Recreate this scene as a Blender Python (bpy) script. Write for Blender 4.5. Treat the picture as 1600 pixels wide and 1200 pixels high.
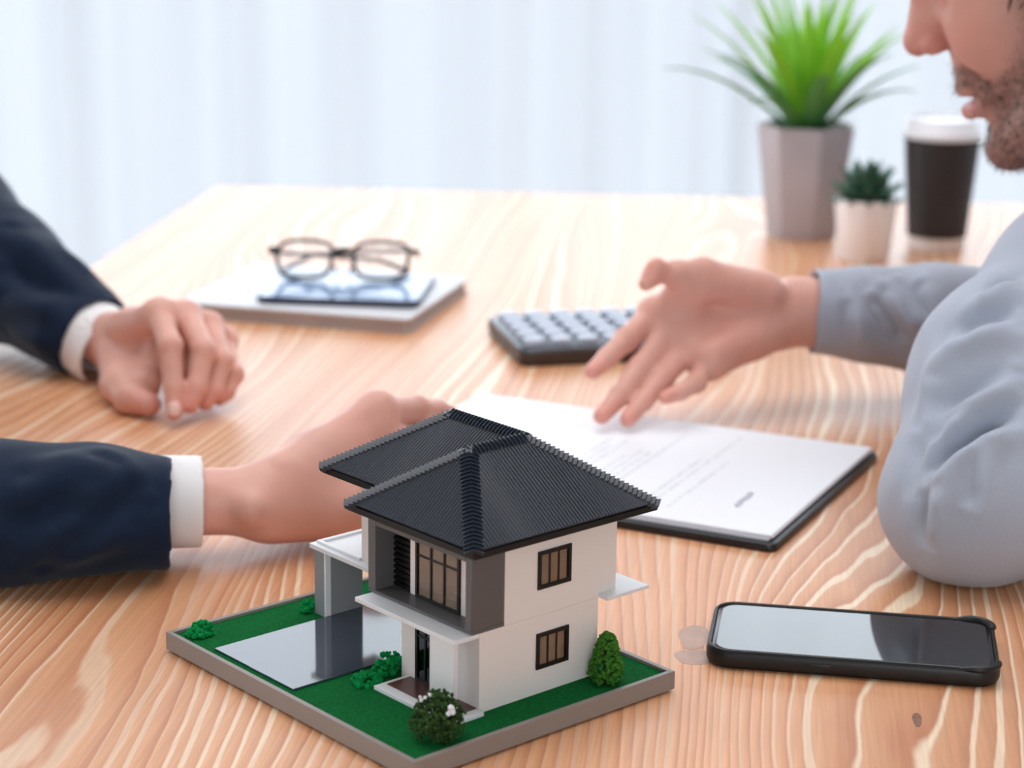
import bpy, bmesh, math, random
import numpy as np
from mathutils import Vector, Matrix

for _o in list(bpy.data.objects):
    bpy.data.objects.remove(_o)
SC = bpy.context.scene
COL = SC.collection
TZ = 0.75                      # height of the table top above the floor
rnd = random.Random(7)

# ------------------------------------------------------------------ camera
FPX, PITCH, ROLL, CAMH = 3252.35, 0.255625, 0.014183, 0.404716
_fw = np.array([0, math.cos(PITCH), -math.sin(PITCH)])
_rt = np.array([1.0, 0, 0])
_up = np.cross(_rt, _fw)
_c, _s = math.cos(ROLL), math.sin(ROLL)
CR = np.array([_c * _rt + _s * _up, -_s * _rt + _c * _up, _fw])   # rows: right, up, forward
CPOS = np.array([0, 0, TZ + CAMH])
cam_data = bpy.data.cameras.new('camera')
cam = bpy.data.objects.new('camera', cam_data)
COL.objects.link(cam)
cam.matrix_world = Matrix((
    (CR[0][0], CR[1][0], -CR[2][0], CPOS[0]),
    (CR[0][1], CR[1][1], -CR[2][1], CPOS[1]),
    (CR[0][2], CR[1][2], -CR[2][2], CPOS[2]),
    (0, 0, 0, 1)))
cam_data.sensor_width = 36.0
cam_data.lens = FPX * 36.0 / 1600.0
cam_data.clip_start = 0.02
cam_data.dof.use_dof = True
cam_data.dof.focus_distance = 1.035
cam_data.dof.aperture_fstop = 7.4
SC.camera = cam

# ------------------------------------------------------------------ world, lights, exposure
world = bpy.data.worlds.new('overcast_sky')
SC.world = world
world.use_nodes = True
_wt = world.node_tree
_bg = _wt.nodes['Background']
_bg.inputs['Strength'].default_value = 1.0
_tc = _wt.nodes.new('ShaderNodeTexCoord')
_sx = _wt.nodes.new('ShaderNodeSeparateXYZ')
_rp = _wt.nodes.new('ShaderNodeValToRGB')                 # overcast sky above, pale ground below the horizon
_rp.color_ramp.elements[0].position = 0.485
_rp.color_ramp.elements[0].color = (0.63, 0.685, 0.755, 1)
_rp.color_ramp.elements[1].position = 0.515
_rp.color_ramp.elements[1].color = (3.75, 4.1, 4.45, 1)
_mr = _wt.nodes.new('ShaderNodeMapRange')
_mr.inputs['From Min'].default_value = -1
_mr.inputs['From Max'].default_value = 1
_wt.links.new(_tc.outputs['Generated'], _sx.inputs[0])
_wt.links.new(_sx.outputs['Z'], _mr.inputs['Value'])
_wt.links.new(_mr.outputs[0], _rp.inputs['Fac'])
_wt.links.new(_rp.outputs['Color'], _bg.inputs['Color'])
SC.view_settings.view_transform = 'Standard'
SC.view_settings.look = 'None'
SC.view_settings.gamma = 1.0
SC.view_settings.use_curve_mapping = False
SC.view_settings.exposure = 0.28
SC.cycles.use_denoising = True
SC.cycles.max_bounces = 8
SC.cycles.diffuse_bounces = 4
SC.cycles.transparent_max_bounces = 12
SC.cycles.caustics_reflective = False
SC.cycles.caustics_refractive = False
SC.cycles.sample_clamp_indirect = 6.0


def area_light(name, loc, rot, sx, sy, power, color):
    d = bpy.data.lights.new(name, 'AREA')
    d.shape = 'RECTANGLE'
    d.size, d.size_y = sx, sy
    d.energy = power
    d.color = color
    o = bpy.data.objects.new(name, d)
    o.location = loc
    o.rotation_euler = rot
    COL.objects.link(o)
    return o


# added fill lamps: one in the unseen front window, one overhead
area_light('front_fill_light', (0.5, -2.58, 1.6), (math.radians(90), 0, 0), 1.75, 1.35, 6, (1.0, 0.95, 0.90))
area_light('overhead_fill_light', (0.0, 1.7, 2.74), (0, 0, 0), 2.4, 2.0, 30, (0.97, 0.97, 1.0))


def at(px, py, Y):
    """point on the photograph's sight line at depth Y (m), table-top frame in world metres"""
    d = np.array([(px - 800) / FPX, (600 - py) / FPX, 1.0]) @ CR
    return CPOS + d * (Y / d[1])


def on(px, py, z=0.0):
    d = np.array([(px - 800) / FPX, (600 - py) / FPX, 1.0]) @ CR
    return CPOS + d * ((TZ + z - CPOS[2]) / d[2])


# ------------------------------------------------------------------ helpers: materials
def lin(c):
    """sRGB 0-255 -> linear"""
    r = []
    for v in c:
        v = v / 255.0
        r.append(v / 12.92 if v <= 0.04045 else ((v + 0.055) / 1.055) ** 2.4)
    return tuple(r) + (1.0,)


def mat(name, srgb, rough=0.5, spec=0.5, metal=0.0, noise=0.0, nscale=40.0, bump=0.0, bscale=200.0, coat=0.0, sheen=0.0, sss=0.0, trans=0.0, alpha=1.0, emit=None):
    m = bpy.data.materials.new(name)
    m.use_nodes = True
    nt = m.node_tree
    b = nt.nodes['Principled BSDF']
    col = lin(srgb)
    b.inputs['Base Color'].default_value = col
    b.inputs['Roughness'].default_value = rough
    b.inputs['Specular IOR Level'].default_value = spec
    b.inputs['Metallic'].default_value = metal
    b.inputs['Coat Weight'].default_value = coat
    b.inputs['Coat Roughness'].default_value = 0.05
    b.inputs['Sheen Weight'].default_value = sheen
    b.inputs['Transmission Weight'].default_value = trans
    b.inputs['Alpha'].default_value = alpha
    if sss:
        b.inputs['Subsurface Weight'].default_value = sss
        b.inputs['Subsurface Radius'].default_value = (1.0, 0.35, 0.2)
        b.inputs['Subsurface Scale'].default_value = 0.004
    tc = nt.nodes.new('ShaderNodeTexCoord')
    if noise:
        n = nt.nodes.new('ShaderNodeTexNoise')
        n.inputs['Scale'].default_value = nscale
        n.inputs['Detail'].default_value = 6
        nt.links.new(tc.outputs['Object'], n.inputs['Vector'])
        r = nt.nodes.new('ShaderNodeMapRange')
        r.inputs['From Min'].default_value = 0.25
        r.inputs['From Max'].default_value = 0.75
        r.inputs['To Min'].default_value = 1 - noise
        r.inputs['To Max'].default_value = 1 + noise
        nt.links.new(n.outputs['Fac'], r.inputs['Value'])
        v = nt.nodes.new('ShaderNodeVectorMath')
        v.operation = 'SCALE'
        v.inputs[0].default_value = col[:3]
        nt.links.new(r.outputs['Result'], v.inputs['Scale'])
        nt.links.new(v.outputs['Vector'], b.inputs['Base Color'])
    if bump:
        n2 = nt.nodes.new('ShaderNodeTexNoise')
        n2.inputs['Scale'].default_value = bscale
        n2.inputs['Detail'].default_value = 4
        nt.links.new(tc.outputs['Object'], n2.inputs['Vector'])
        bp = nt.nodes.new('ShaderNodeBump')
        bp.inputs['Strength'].default_value = bump
        bp.inputs['Distance'].default_value = 0.001
        nt.links.new(n2.outputs['Fac'], bp.inputs['Height'])
        nt.links.new(bp.outputs['Normal'], b.inputs['Normal'])
    return m


def vcol_mat(name, rough=0.5, sss=0.0, bump=0.0, bscale=400.0, spec=0.4):
    """colour comes from the mesh's own 'Col' attribute"""
    m = mat(name, (200, 150, 130), rough=rough, sss=sss, bump=bump, bscale=bscale, spec=spec)
    nt = m.node_tree
    a = nt.nodes.new('ShaderNodeAttribute')
    a.attribute_name = 'Col'
    nt.links.new(a.outputs['Color'], nt.nodes['Principled BSDF'].inputs['Base Color'])
    return m


# ------------------------------------------------------------------ helpers: objects
def tag(o, label=None, cat=None, group=None, kind=None):
    if label:
        o['label'] = label
    if cat:
        o['category'] = cat
    if group:
        o['group'] = group
    if kind:
        o['kind'] = kind
    return o


def empty(name, loc=(0, 0, 0), rz=0.0, parent=None):
    o = bpy.data.objects.new(name, None)
    o.empty_display_size = 0.05
    o.location = loc
    o.rotation_euler = (0, 0, rz)
    COL.objects.link(o)
    if parent:
        o.parent = parent
    return o


def mesh_obj(name, verts, faces, m, parent=None, smooth=False, cols=None):
    me = bpy.data.meshes.new(name)
    me.from_pydata([tuple(map(float, v)) for v in verts], [], [tuple(map(int, f)) for f in faces])
    if smooth:
        me.polygons.foreach_set('use_smooth', [True] * len(me.polygons))
    me.materials.append(m)
    if cols is not None:
        a = me.attributes.new('Col', 'FLOAT_COLOR', 'POINT')
        c4 = np.ones((len(verts), 4), np.float32)
        c4[:, :3] = cols
        a.data.foreach_set('color', c4.ravel())
    me.update()
    o = bpy.data.objects.new(name, me)
    COL.objects.link(o)
    if parent:
        o.parent = parent
    return o


class MB:
    """collects simple solids into one mesh"""

    def __init__(self):
        self.v, self.f = [], []

    def add(self, verts, faces):
        n = len(self.v)
        self.v += [tuple(p) for p in verts]
        self.f += [tuple(i + n for i in q) for q in faces]
        return self

    def box(self, x0, x1, y0, y1, z0, z1):
        x0, x1 = min(x0, x1), max(x0, x1)
        y0, y1 = min(y0, y1), max(y0, y1)
        z0, z1 = min(z0, z1), max(z0, z1)
        p = [(x0, y0, z0), (x1, y0, z0), (x1, y1, z0), (x0, y1, z0), (x0, y0, z1), (x1, y0, z1), (x1, y1, z1), (x0, y1, z1)]
        return self.add(p, [(0, 3, 2, 1), (4, 5, 6, 7), (0, 1, 5, 4), (1, 2, 6, 5), (2, 3, 7, 6), (3, 0, 4, 7)])

    def prism(self, pts, z0, z1, pts2=None):
        """polygon (counter-clockwise xy) extruded from z0 to z1, optionally to another outline"""
        n = len(pts)
        q = pts2 or pts
        v = [(x, y, z0) for x, y in pts] + [(x, y, z1) for x, y in q]
        f = [tuple(range(n - 1, -1, -1)), tuple(range(n, 2 * n))]
        f += [(i, (i + 1) % n, n + (i + 1) % n, n + i) for i in range(n)]
        return self.add(v, f)

    def lathe(self, prof, seg=32, cx=0, cy=0, rot=0.0):
        v, f = [], []
        n = len(prof)
        for r, z in prof:
            for k in range(seg):
                t = 2 * math.pi * k / seg + rot
                v.append((cx + r * math.cos(t), cy + r * math.sin(t), z))
        for i in range(n - 1):
            for k in range(seg):
                k2 = (k + 1) % seg
                f.append((i * seg + k, i * seg + k2, (i + 1) * seg + k2, (i + 1) * seg + k))
        f.append(tuple(range(seg - 1, -1, -1)))
        f.append(tuple((n - 1) * seg + k for k in range(seg)))
        return self.add(v, f)

    def tube(self, pts, r, seg=8, closed=False):
        pts = [np.array(p, float) for p in pts]
        n = len(pts)
        rr = r if isinstance(r, (list, tuple)) else [r] * n
        v, f = [], []
        ref = np.array([0, 0, 1.0])
        for i in range(n):
            if closed:
                t = pts[(i + 1) % n] - pts[i - 1]
            else:
                t = pts[min(i + 1, n - 1)] - pts[max(i - 1, 0)]
            t = t / (np.linalg.norm(t) + 1e-12)
            if abs(t @ ref) > 0.95:
                ref = np.array([0, 1.0, 0]) if abs(t[1]) < 0.9 else np.array([1.0, 0, 0])
            a = np.cross(t, ref)
            a /= np.linalg.norm(a)
            b = np.cross(t, a)
            ref = -b if (-b) @ ref > 0 else b
            for k in range(seg):
                th = 2 * math.pi * k / seg
                v.append(pts[i] + rr[i] * (math.cos(th) * a + math.sin(th) * ref))
        m = n if closed else n - 1
        for i in range(m):
            j = (i + 1) % n
            for k in range(seg):
                k2 = (k + 1) % seg
                f.append((i * seg + k, i * seg + k2, j * seg + k2, j * seg + k))
        if not closed:
            f.append(tuple(range(seg - 1, -1, -1)))
            f.append(tuple((n - 1) * seg + k for k in range(seg)))
        return self.add(v, f)

    def build(self, name, m, parent=None, smooth=False, bevel=0.0, seg=2, angle=30):
        o = mesh_obj(name, self.v, self.f, m, parent, smooth)
        bm = bmesh.new()
        bm.from_mesh(o.data)
        bmesh.ops.recalc_face_normals(bm, faces=bm.faces)
        if bevel:
            es = [e for e in bm.edges if len(e.link_faces) == 2 and e.calc_face_angle(0) > math.radians(angle)]
            bmesh.ops.bevel(bm, geom=es, offset=bevel, segments=seg, affect='EDGES', profile=0.5, clamp_overlap=True)
        if smooth or bevel:
            for fc in bm.faces:
                fc.smooth = True
            for e in bm.edges:
                if len(e.link_faces) == 2 and e.calc_face_angle(0) > math.radians(40):
                    e.smooth = False
        bm.to_mesh(o.data)
        bm.free()
        return o


def rrect(w, d, r, seg=6, cx=0.0, cy=0.0):
    """rounded rectangle outline, counter-clockwise"""
    pts = []
    for sx, sy, a0 in ((1, 1, 0), (-1, 1, 90), (-1, -1, 180), (1, -1, 270)):
        for k in range(seg + 1):
            t = math.radians(a0 + 90 * k / seg)
            pts.append((cx + sx * (w / 2 - r) + r * math.cos(t), cy + sy * (d / 2 - r) + r * math.sin(t)))
    return pts


# ------------------------------------------------------------------ the room
M_wall = mat('white_wall_paint', (236, 236, 234), 0.7, noise=0.02)
M_floor = mat('pale_floor', (196, 190, 184), 0.45, noise=0.06, nscale=3)
M_frame = mat('white_window_frame', (238, 238, 240), 0.4)
RX0, RX1, RY0, RY1, RZ = -3.2, 3.2, -2.6, 4.3, 2.8


def struct(o):
    o['kind'] = 'structure'
    return o


struct(MB().box(RX0, RX1, RY0, RY1, -0.1, 0).build('floor', M_floor))
struct(MB().box(RX0, RX1, RY0, RY1, RZ, RZ + 0.1).build('ceiling', M_wall))
b = MB()                                   # back wall with one wide opening
b.box(RX0, -2.9, RY1, RY1 + 0.12, 0, RZ).box(2.9, RX1, RY1, RY1 + 0.12, 0, RZ)
b.box(-2.9, 2.9, RY1, RY1 + 0.12, 2.6, RZ).box(-2.9, 2.9, RY1, RY1 + 0.12, 0, 0.06)
struct(b.build('wall_back', M_wall))
b = MB()                                   # left wall with a side window
b.box(RX0 - 0.12, RX0, RY0, 0.6, 0, RZ).box(RX0 - 0.12, RX0, 3.4, RY1, 0, RZ)
b.box(RX0 - 0.12, RX0, 0.6, 3.4, 2.5, RZ).box(RX0 - 0.12, RX0, 0.6, 3.4, 0, 0.8)
struct(b.build('wall_left', M_wall))
struct(MB().box(RX1, RX1 + 0.12, RY0, RY1, 0, RZ).build('wall_right', M_wall))
b = MB()                                   # wall behind the photographer, wide window
b.box(RX0, -0.4, RY0 - 0.12, RY0, 0, RZ).box(1.4, RX1, RY0 - 0.12, RY0, 0, RZ)
b.box(-0.4, 1.4, RY0 - 0.12, RY0, 2.3, RZ).box(-0.4, 1.4, RY0 - 0.12, RY0, 0, 0.9)
struct(b.build('wall_front', M_wall))


def window_frame(name, axis, pos, lo, hi, z0, z1, n):
    """white window frame of n lights in an opening; axis 'x' runs along x"""
    w = struct(empty(name, (0, 0, 0)))

    def bar(nm, l0, l1, za, zb):
        if axis == 'x':
            MB().box(l0, l1, pos - 0.03, pos + 0.03, za, zb).build(nm, M_frame, w)
        else:
            MB().box(pos - 0.03, pos + 0.03, l0, l1, za, zb).build(nm, M_frame, w)
    bar('frame_rail', lo, hi, z0, z0 + 0.05)
    bar('frame_rail', lo, hi, z1 - 0.05, z1)
    for i in range(n + 1):
        x = lo + (hi - lo) * i / n
        bar('frame_stile', x - 0.03, x + 0.03, z0 + 0.05, z1 - 0.05)
    return w


window_frame('window_1', 'x', RY1 + 0.06, -2.9, 2.9, 0.06, 2.6, 4)
window_frame('window_2', 'y', RX0 - 0.06, 0.6, 3.4, 0.8, 2.5, 3)
window_frame('window_3', 'x', RY0 - 0.06, -0.4, 1.4, 0.9, 2.3, 2)

cl = empty('fill_light_panel', (0.0, 1.7, 2.75))  # unseen fixture added to dress the overhead fill lamp
tag(cl, 'wide flat white panel added around the fill light above the table', 'fill light')
for _x0, _x1, _y0, _y1 in ((-1.24, 1.24, -1.04, -1.0), (-1.24, 1.24, 1.0, 1.04), (-1.24, -1.2, -1.0, 1.0), (1.2, 1.24, -1.0, 1.0)):
    MB().box(_x0, _x1, _y0, _y1, -0.02, 0.05).build('frame', M_frame, cl)
MB().box(-1.2, 1.2, -1.0, 1.0, 0.0, 0.05).build('panel', M_frame, cl)

# sheer curtain, floor length, softly pleated
M_curtain = bpy.data.materials.new('sheer_curtain')
M_curtain.use_nodes = True
nt = M_curtain.node_tree
nt.nodes.clear()
_out = nt.nodes.new('ShaderNodeOutputMaterial')
_tl = nt.nodes.new('ShaderNodeBsdfTranslucent')
_df = nt.nodes.new('ShaderNodeBsdfDiffuse')
_tp = nt.nodes.new('ShaderNodeBsdfTransparent')
_tl.inputs['Color'].default_value = (0.375, 0.385, 0.405, 1)
_df.inputs['Color'].default_value = (0.92, 0.93, 0.95, 1)
_m1, _m2 = nt.nodes.new('ShaderNodeMixShader'), nt.nodes.new('ShaderNodeMixShader')
_m1.inputs[0].default_value = 0.25
_m2.inputs[0].default_value = 0.45
nt.links.new(_tl.outputs[0], _m1.inputs[1])
nt.links.new(_df.outputs[0], _m1.inputs[2])
nt.links.new(_m1.outputs[0], _m2.inputs[1])
nt.links.new(_tp.outputs[0], _m2.inputs[2])
nt.links.new(_m2.outputs[0], _out.inputs['Surface'])


def curtain(name, x0, x1, seed, label):
    r = random.Random(seed)
    ph = [r.uniform(0, 6.28) for _ in range(4)]
    n = int((x1 - x0) * 90)
    vs, fs = [], []
    zs = [0.03, 0.4, 0.8, 1.3, 1.9, 2.66]
    for z in zs:
        for i in range(n + 1):
            x = x0 + (x1 - x0) * i / n
            y = 4.05 + 0.028 * math.sin(x * 31 + ph[0] + 1.2 * math.sin(x * 5 + ph[1])) + 0.016 * math.sin(x * 13 + ph[2] + 0.3 * z) + 0.01 * math.sin(x * 58 + ph[3] + z)
            vs.append((x, y, z))
    for k in range(len(zs) - 1):
        for i in range(n):
            a = k * (n + 1) + i
            fs.append((a, a + 1, a + n + 2, a + n + 1))
    o = mesh_obj(name, vs, fs, M_curtain, smooth=True)
    tag(o, label, 'curtain', 'sheer curtains across the back window')
    return o


curtain('curtain', -3.0, 0.42, 3, 'sheer white pleated curtain filling the background behind the eyeglasses')
curtain('curtain', 0.40, 3.0, 5, 'sheer white pleated curtain behind the potted plant and coffee cup')
M_rail = mat('white_rail', (225, 225, 228), 0.35)
MB().tube([(-3.05, 4.05, 2.70), (3.05, 4.05, 2.70)], 0.014, 10).build('trim_1', M_rail, smooth=True)['kind'] = 'structure'

# ------------------------------------------------------------------ the table
def wood_material():
    m = bpy.data.materials.new('pine_table_wood')
    m.use_nodes = True
    nt = m.node_tree
    N, L = nt.nodes, nt.links
    bs = N['Principled BSDF']
    tc = N.new('ShaderNodeTexCoord')

    def mapping(sx, sy, sz=1.0, loc=(0, 0, 0)):
        mp = N.new('ShaderNodeMapping')
        mp.inputs['Scale'].default_value = (sx, sy, sz)
        mp.inputs['Location'].default_value = loc
        L.new(tc.outputs['Object'], mp.inputs['Vector'])
        return mp.outputs['Vector']

    def noise(vec, scale, detail=2.0, rough=0.5):
        n = N.new('ShaderNodeTexNoise')
        n.inputs['Scale'].default_value = scale
        n.inputs['Detail'].default_value = detail
        n.inputs['Roughness'].default_value = rough
        L.new(vec, n.inputs['Vector'])
        return n.outputs['Fac']

    def math_(op, a, b=None, c=None):
        n = N.new('ShaderNodeMath')
        n.operation = op
        for i, q in enumerate((a, b, c)):
            if q is None:
                continue
            if isinstance(q, (int, float)):
                n.inputs[i].default_value = q
            else:
                L.new(q, n.inputs[i])
        return n.outputs[0]

    def ramp(v, stops):
        r = N.new('ShaderNodeValToRGB')
        e = r.color_ramp.elements
        while len(e) < len(stops):
            e.new(0.5)
        for i, (p, c) in enumerate(stops):
            e[i].position = p
            e[i].color = c
        L.new(v, r.inputs['Fac'])
        return r.outputs['Color']

    sep = N.new('ShaderNodeSeparateXYZ')
    L.new(tc.outputs['Object'], sep.inputs['Vector'])
    x = sep.outputs['X']
    big = noise(mapping(4.6, 0.85, 1.0), 1.0, 1.0)             # slow wander of the growth rings
    mid = noise(mapping(13.0, 2.2, 1.0, (3, 1, 0)), 1.0, 2.0)
    fine = noise(mapping(60.0, 16.0, 1.0, (7, 3, 0)), 1.0, 2.0)
    f = math_('MULTIPLY', x, 118.0)
    f = math_('ADD', f, math_('MULTIPLY', big, 40.0))
    f = math_('ADD', f, math_('MULTIPLY', mid, 3.0))
    f = math_('ADD', f, math_('MULTIPLY', fine, 0.35))
    ring = math_('FRACT', f)
    ring_id = math_('FLOOR', f)
    wn = N.new('ShaderNodeTexWhiteNoise')
    wn.noise_dimensions = '1D'
    L.new(ring_id, wn.inputs['W'])
    # cream latewood line: its width changes from ring to ring
    edge = math_('SUBTRACT', 0.91, math_('MULTIPLY', wn.outputs['Value'], 0.40))
    d = math_('SUBTRACT', ring, edge)
    line = N.new('ShaderNodeMapRange')
    line.interpolation_type = 'SMOOTHSTEP'
    line.inputs['From Min'].default_value = -0.05
    line.inputs['From Max'].default_value = 0.06
    L.new(d, line.inputs['Value'])
    tail = N.new('ShaderNodeMapRange')
    tail.interpolation_type = 'SMOOTHSTEP'
    tail.inputs['From Min'].default_value = 0.9
    tail.inputs['From Max'].default_value = 1.0
    tail.inputs['To Min'].default_value = 1.0
    tail.inputs['To Max'].default_value = 0.0
    L.new(ring, tail.inputs['Value'])
    linef = math_('MULTIPLY', line.outputs['Result'], tail.outputs['Result'])
    linef = math_('MULTIPLY', linef, ramp(noise(mapping(9.0, 1.3, 1.0, (4, 2, 0)), 1.0, 2.0), [(0.3, (0.32, 0.32, 0.32, 1)), (0.6, (1, 1, 1, 1))]))
    base = ramp(ring, [(0.0, lin((226, 168, 124))), (0.45, lin((217, 155, 110))), (0.85, lin((196, 124, 78))), (1.0, lin((226, 168, 124)))])
    tone = noise(mapping(4.0, 0.9, 1.0, (1, 8, 0)), 1.0, 2.0)
    tonec = ramp(tone, [(0.3, (0.80, 0.74, 0.68, 1)), (0.7, (1.14, 1.12, 1.10, 1))])
    mx = N.new('ShaderNodeMix')
    mx.data_type = 'RGBA'
    mx.blend_type = 'MULTIPLY'
    mx.inputs['Factor'].default_value = 1.0
    L.new(base, mx.inputs['A'])
    L.new(tonec, mx.inputs['B'])
    mix = N.new('ShaderNodeMix')
    mix.data_type = 'RGBA'
    L.new(math_('MULTIPLY', linef, 0.97), mix.inputs['Factor'])
    L.new(mx.outputs['Result'], mix.inputs['A'])
    mix.inputs['B'].default_value = lin((247, 222, 190))
    fib = noise(mapping(620.0, 14.0, 1.0), 1.0, 3.0)
    fibc = ramp(fib, [(0.3, (0.90, 0.88, 0.86, 1)), (0.7, (1.06, 1.06, 1.06, 1))])
    mf = N.new('ShaderNodeMix')
    mf.data_type = 'RGBA'
    mf.blend_type = 'MULTIPLY'
    mf.inputs['Factor'].default_value = 1.0
    L.new(mix.outputs['Result'], mf.inputs['A'])
    L.new(fibc, mf.inputs['B'])
    L.new(mf.outputs['Result'], bs.inputs['Base Color'])
    bs.inputs['Roughness'].default_value = 0.42
    bs.inputs['Specular IOR Level'].default_value = 1.0
    bs.inputs['Coat Weight'].default_value = 0.15
    bs.inputs['Coat Roughness'].default_value = 0.26
    bp = N.new('ShaderNodeBump')
    bp.inputs['Strength'].default_value = 0.12
    bp.inputs['Distance'].default_value = 0.001
    L.new(math_('ADD', math_('MULTIPLY', linef, 0.4), fib), bp.inputs['Height'])
    L.new(bp.outputs['Normal'], bs.inputs['Normal'])
    return m


M_wood = wood_material()
TROT = -math.atan2(56, 456)               # the grain runs a little to the right of the sight line
table = empty('wooden_table', (0.0, 1.4, 0.0), TROT)
tag(table, 'light pine office table with strong wavy grain carrying everything', 'table')
_R = Matrix.Rotation(-TROT, 2)


def tl(x, y):
    v = _R @ Vector((x, y - 1.4))
    return (v.x, v.y)


corners = [(-0.56, 0.62), (0.43, 0.66), (0.63, 2.415), (-0.357, 2.466)]
pts = [tl(*p) for p in corners]
MB().prism(pts, TZ - 0.038, TZ).build('table_top', M_wood, table, bevel=0.004, seg=3)
_k = MB()
inn = [(x * 0.86, y * 0.92) for x, y in pts]
for (x0, y0), (x1, y1) in zip(inn, inn[1:] + inn[:1]):
    b = MB()
    dx, dy = x1 - x0, y1 - y0
    ln = math.hypot(dx, dy)
    nx, ny = -dy / ln * 0.011, dx / ln * 0.011
    b.prism([(x0 - nx, y0 - ny), (x1 - nx, y1 - ny), (x1 + nx, y1 + ny), (x0 + nx, y0 + ny)], TZ - 0.12, TZ - 0.0385)
    b.build('apron', M_wood, table)
for x, y in inn:
    MB().prism([(x - .03, y - .03), (x + .03, y - .03), (x + .03, y + .03), (x - .03, y + .03)], 0.0, TZ - 0.0385).build('leg', M_wood, table, bevel=0.003)
# two grey knots in the wood, flush with the surface
M_knot = mat('grey_knot', (176, 138, 118), 0.45, spec=0.8, noise=0.22, nscale=90)
M_knot2 = mat('brown_knot', (132, 92, 72), 0.5, noise=0.4, nscale=400)
for (px, py, rx, ry) in ((1086, 1027, 0.0105, 0.011), (1084, 996, 0.008, 0.019), (1433, 1125, 0.0022, 0.009)):
    p = on(px, py)
    q = tl(p[0], p[1])
    ring = [(q[0] + rx * (1 + 0.12 * math.sin(3 * t)) * math.cos(t), q[1] + ry * (1 + 0.1 * math.sin(2 * t + 1)) * math.sin(t)) for t in [2 * math.pi * i / 20 for i in range(20)]]
    MB().prism(ring, TZ - 0.002, TZ + 0.00012).build('knot', M_knot if rx > .004 else M_knot2, table)

# ------------------------------------------------------------------ the house model
HX, HY, HYAW = -0.040943, 0.845537, 0.845796
house = empty('house_model', (HX, HY, TZ), -HYAW)
tag(house, 'miniature two storey white house with black hip roof on a green lawn board', 'house model')
M_white = mat('model_white', (230, 222, 217), 0.45, noise=0.012, nscale=60)
M_white2 = mat('model_white_slab', (226, 226, 228), 0.4)
M_grey = mat('model_dark_grey', (88, 85, 85), 0.4)
M_grey2 = mat('model_mid_grey', (138, 139, 142), 0.38)
M_black = mat('model_black', (13, 13, 14), 0.4, spec=0.3)
M_roof = mat('model_roof', (34, 41, 52), 0.36, noise=0.06, nscale=300)
M_rim = mat('model_rim', (138, 129, 123), 0.42)
M_drive = mat('model_driveway', (58, 66, 78), 0.09, spec=0.7, coat=0.2)
M_brown = mat('model_brown_deck', (86, 44, 36), 0.28)
M_inner = mat('model_interior', (212, 170, 134), 0.6)
M_lawn = mat('model_lawn', (8, 100, 46), 0.9, spec=0.1, noise=0.35, nscale=700, bump=0.9, bscale=1500)


def glass_material(name, tint, refl=0.25):
    m = bpy.data.materials.new(name)
    m.use_nodes = True
    nt = m.node_tree
    nt.nodes.clear()
    o = nt.nodes.new('ShaderNodeOutputMaterial')
    t = nt.nodes.new('ShaderNodeBsdfTransparent')
    t.inputs['Color'].default_value = tint
    g = nt.nodes.new('ShaderNodeBsdfGlossy')
    g.inputs['Roughness'].default_value = 0.06
    fr = nt.nodes.new('ShaderNodeFresnel')
    fr.inputs['IOR'].default_value = 1.5
    mx = nt.nodes.new('ShaderNodeMixShader')
    nt.links.new(fr.outputs[0], mx.inputs[0])
    nt.links.new(t.outputs[0], mx.inputs[1])
    nt.links.new(g.outputs[0], mx.inputs[2])
    nt.links.new(mx.outputs[0], o.inputs['Surface'])
    return m


M_pane = glass_material('model_window_glass', (0.95, 0.92, 0.88, 1))
_pn = M_pane.node_tree                                     # smoky brown plastic glazing
_pd = _pn.nodes.new('ShaderNodeBsdfDiffuse')
_pd.inputs['Color'].default_value = lin((178, 148, 122))
_pm = _pn.nodes.new('ShaderNodeMixShader')
_pm.inputs[0].default_value = 0.45
_old = [n for n in _pn.nodes if n.type == 'MIX_SHADER' and n != _pm][0]
_trn = [n for n in _pn.nodes if n.type == 'BSDF_TRANSPARENT'][0]
_pn.links.new(_trn.outputs[0], _pm.inputs[1])
_pn.links.new(_pd.outputs[0], _pm.inputs[2])
_pn.links.new(_pm.outputs[0], _old.inputs[1])
MM = 0.001


class HB(MB):
    """boxes in the house's own (a, b, h) millimetres: a runs along the front to the left, b to the back"""

    def hb(self, a0, a1, b0, b1, h0, h1):
        return self.box(-a0 * MM, -a1 * MM, b0 * MM, b1 * MM, h0 * MM, h1 * MM)


def hbox(name, m, parent, *args, bevel=0.0002):
    return HB().hb(*args).build(name, m, parent, bevel=bevel, seg=1)


AB, BB, HBD = 202.7, 164.6, 10.6
base = hbox('base_board', M_rim, house, 1.2, AB - 1.2, 1.2, BB - 1.2, 1.2, 6.5)
for q in ((0, AB, 0, 2.8), (0, AB, BB - 2.8, BB), (0, 2.8, 2.8, BB - 2.8), (AB - 2.8, AB, 2.8, BB - 2.8)):
    hbox('rim', M_rim, base, q[0], q[1], q[2], q[3], 1.2, HBD)
hbox('lawn', M_lawn, base, 2.8, AB - 2.8, 2.8, BB - 2.8, 6.5, 9.0, bevel=0)
hbox('driveway', M_drive, base, 101.6, 169.2, 7.4, 108, 9.02, 10.1)
hbox('foot', M_black, base, 12, AB - 12, 12, BB - 12, 0.0, 1.2)

# ground storey: hollow, walls 1.6 mm thick
AW = 25.0
ground = hbox('ground_floor', M_inner, house, AW + 1.6, 81.4, 60.6, 133.4, 9.0, 11.0, bevel=0)


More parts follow.
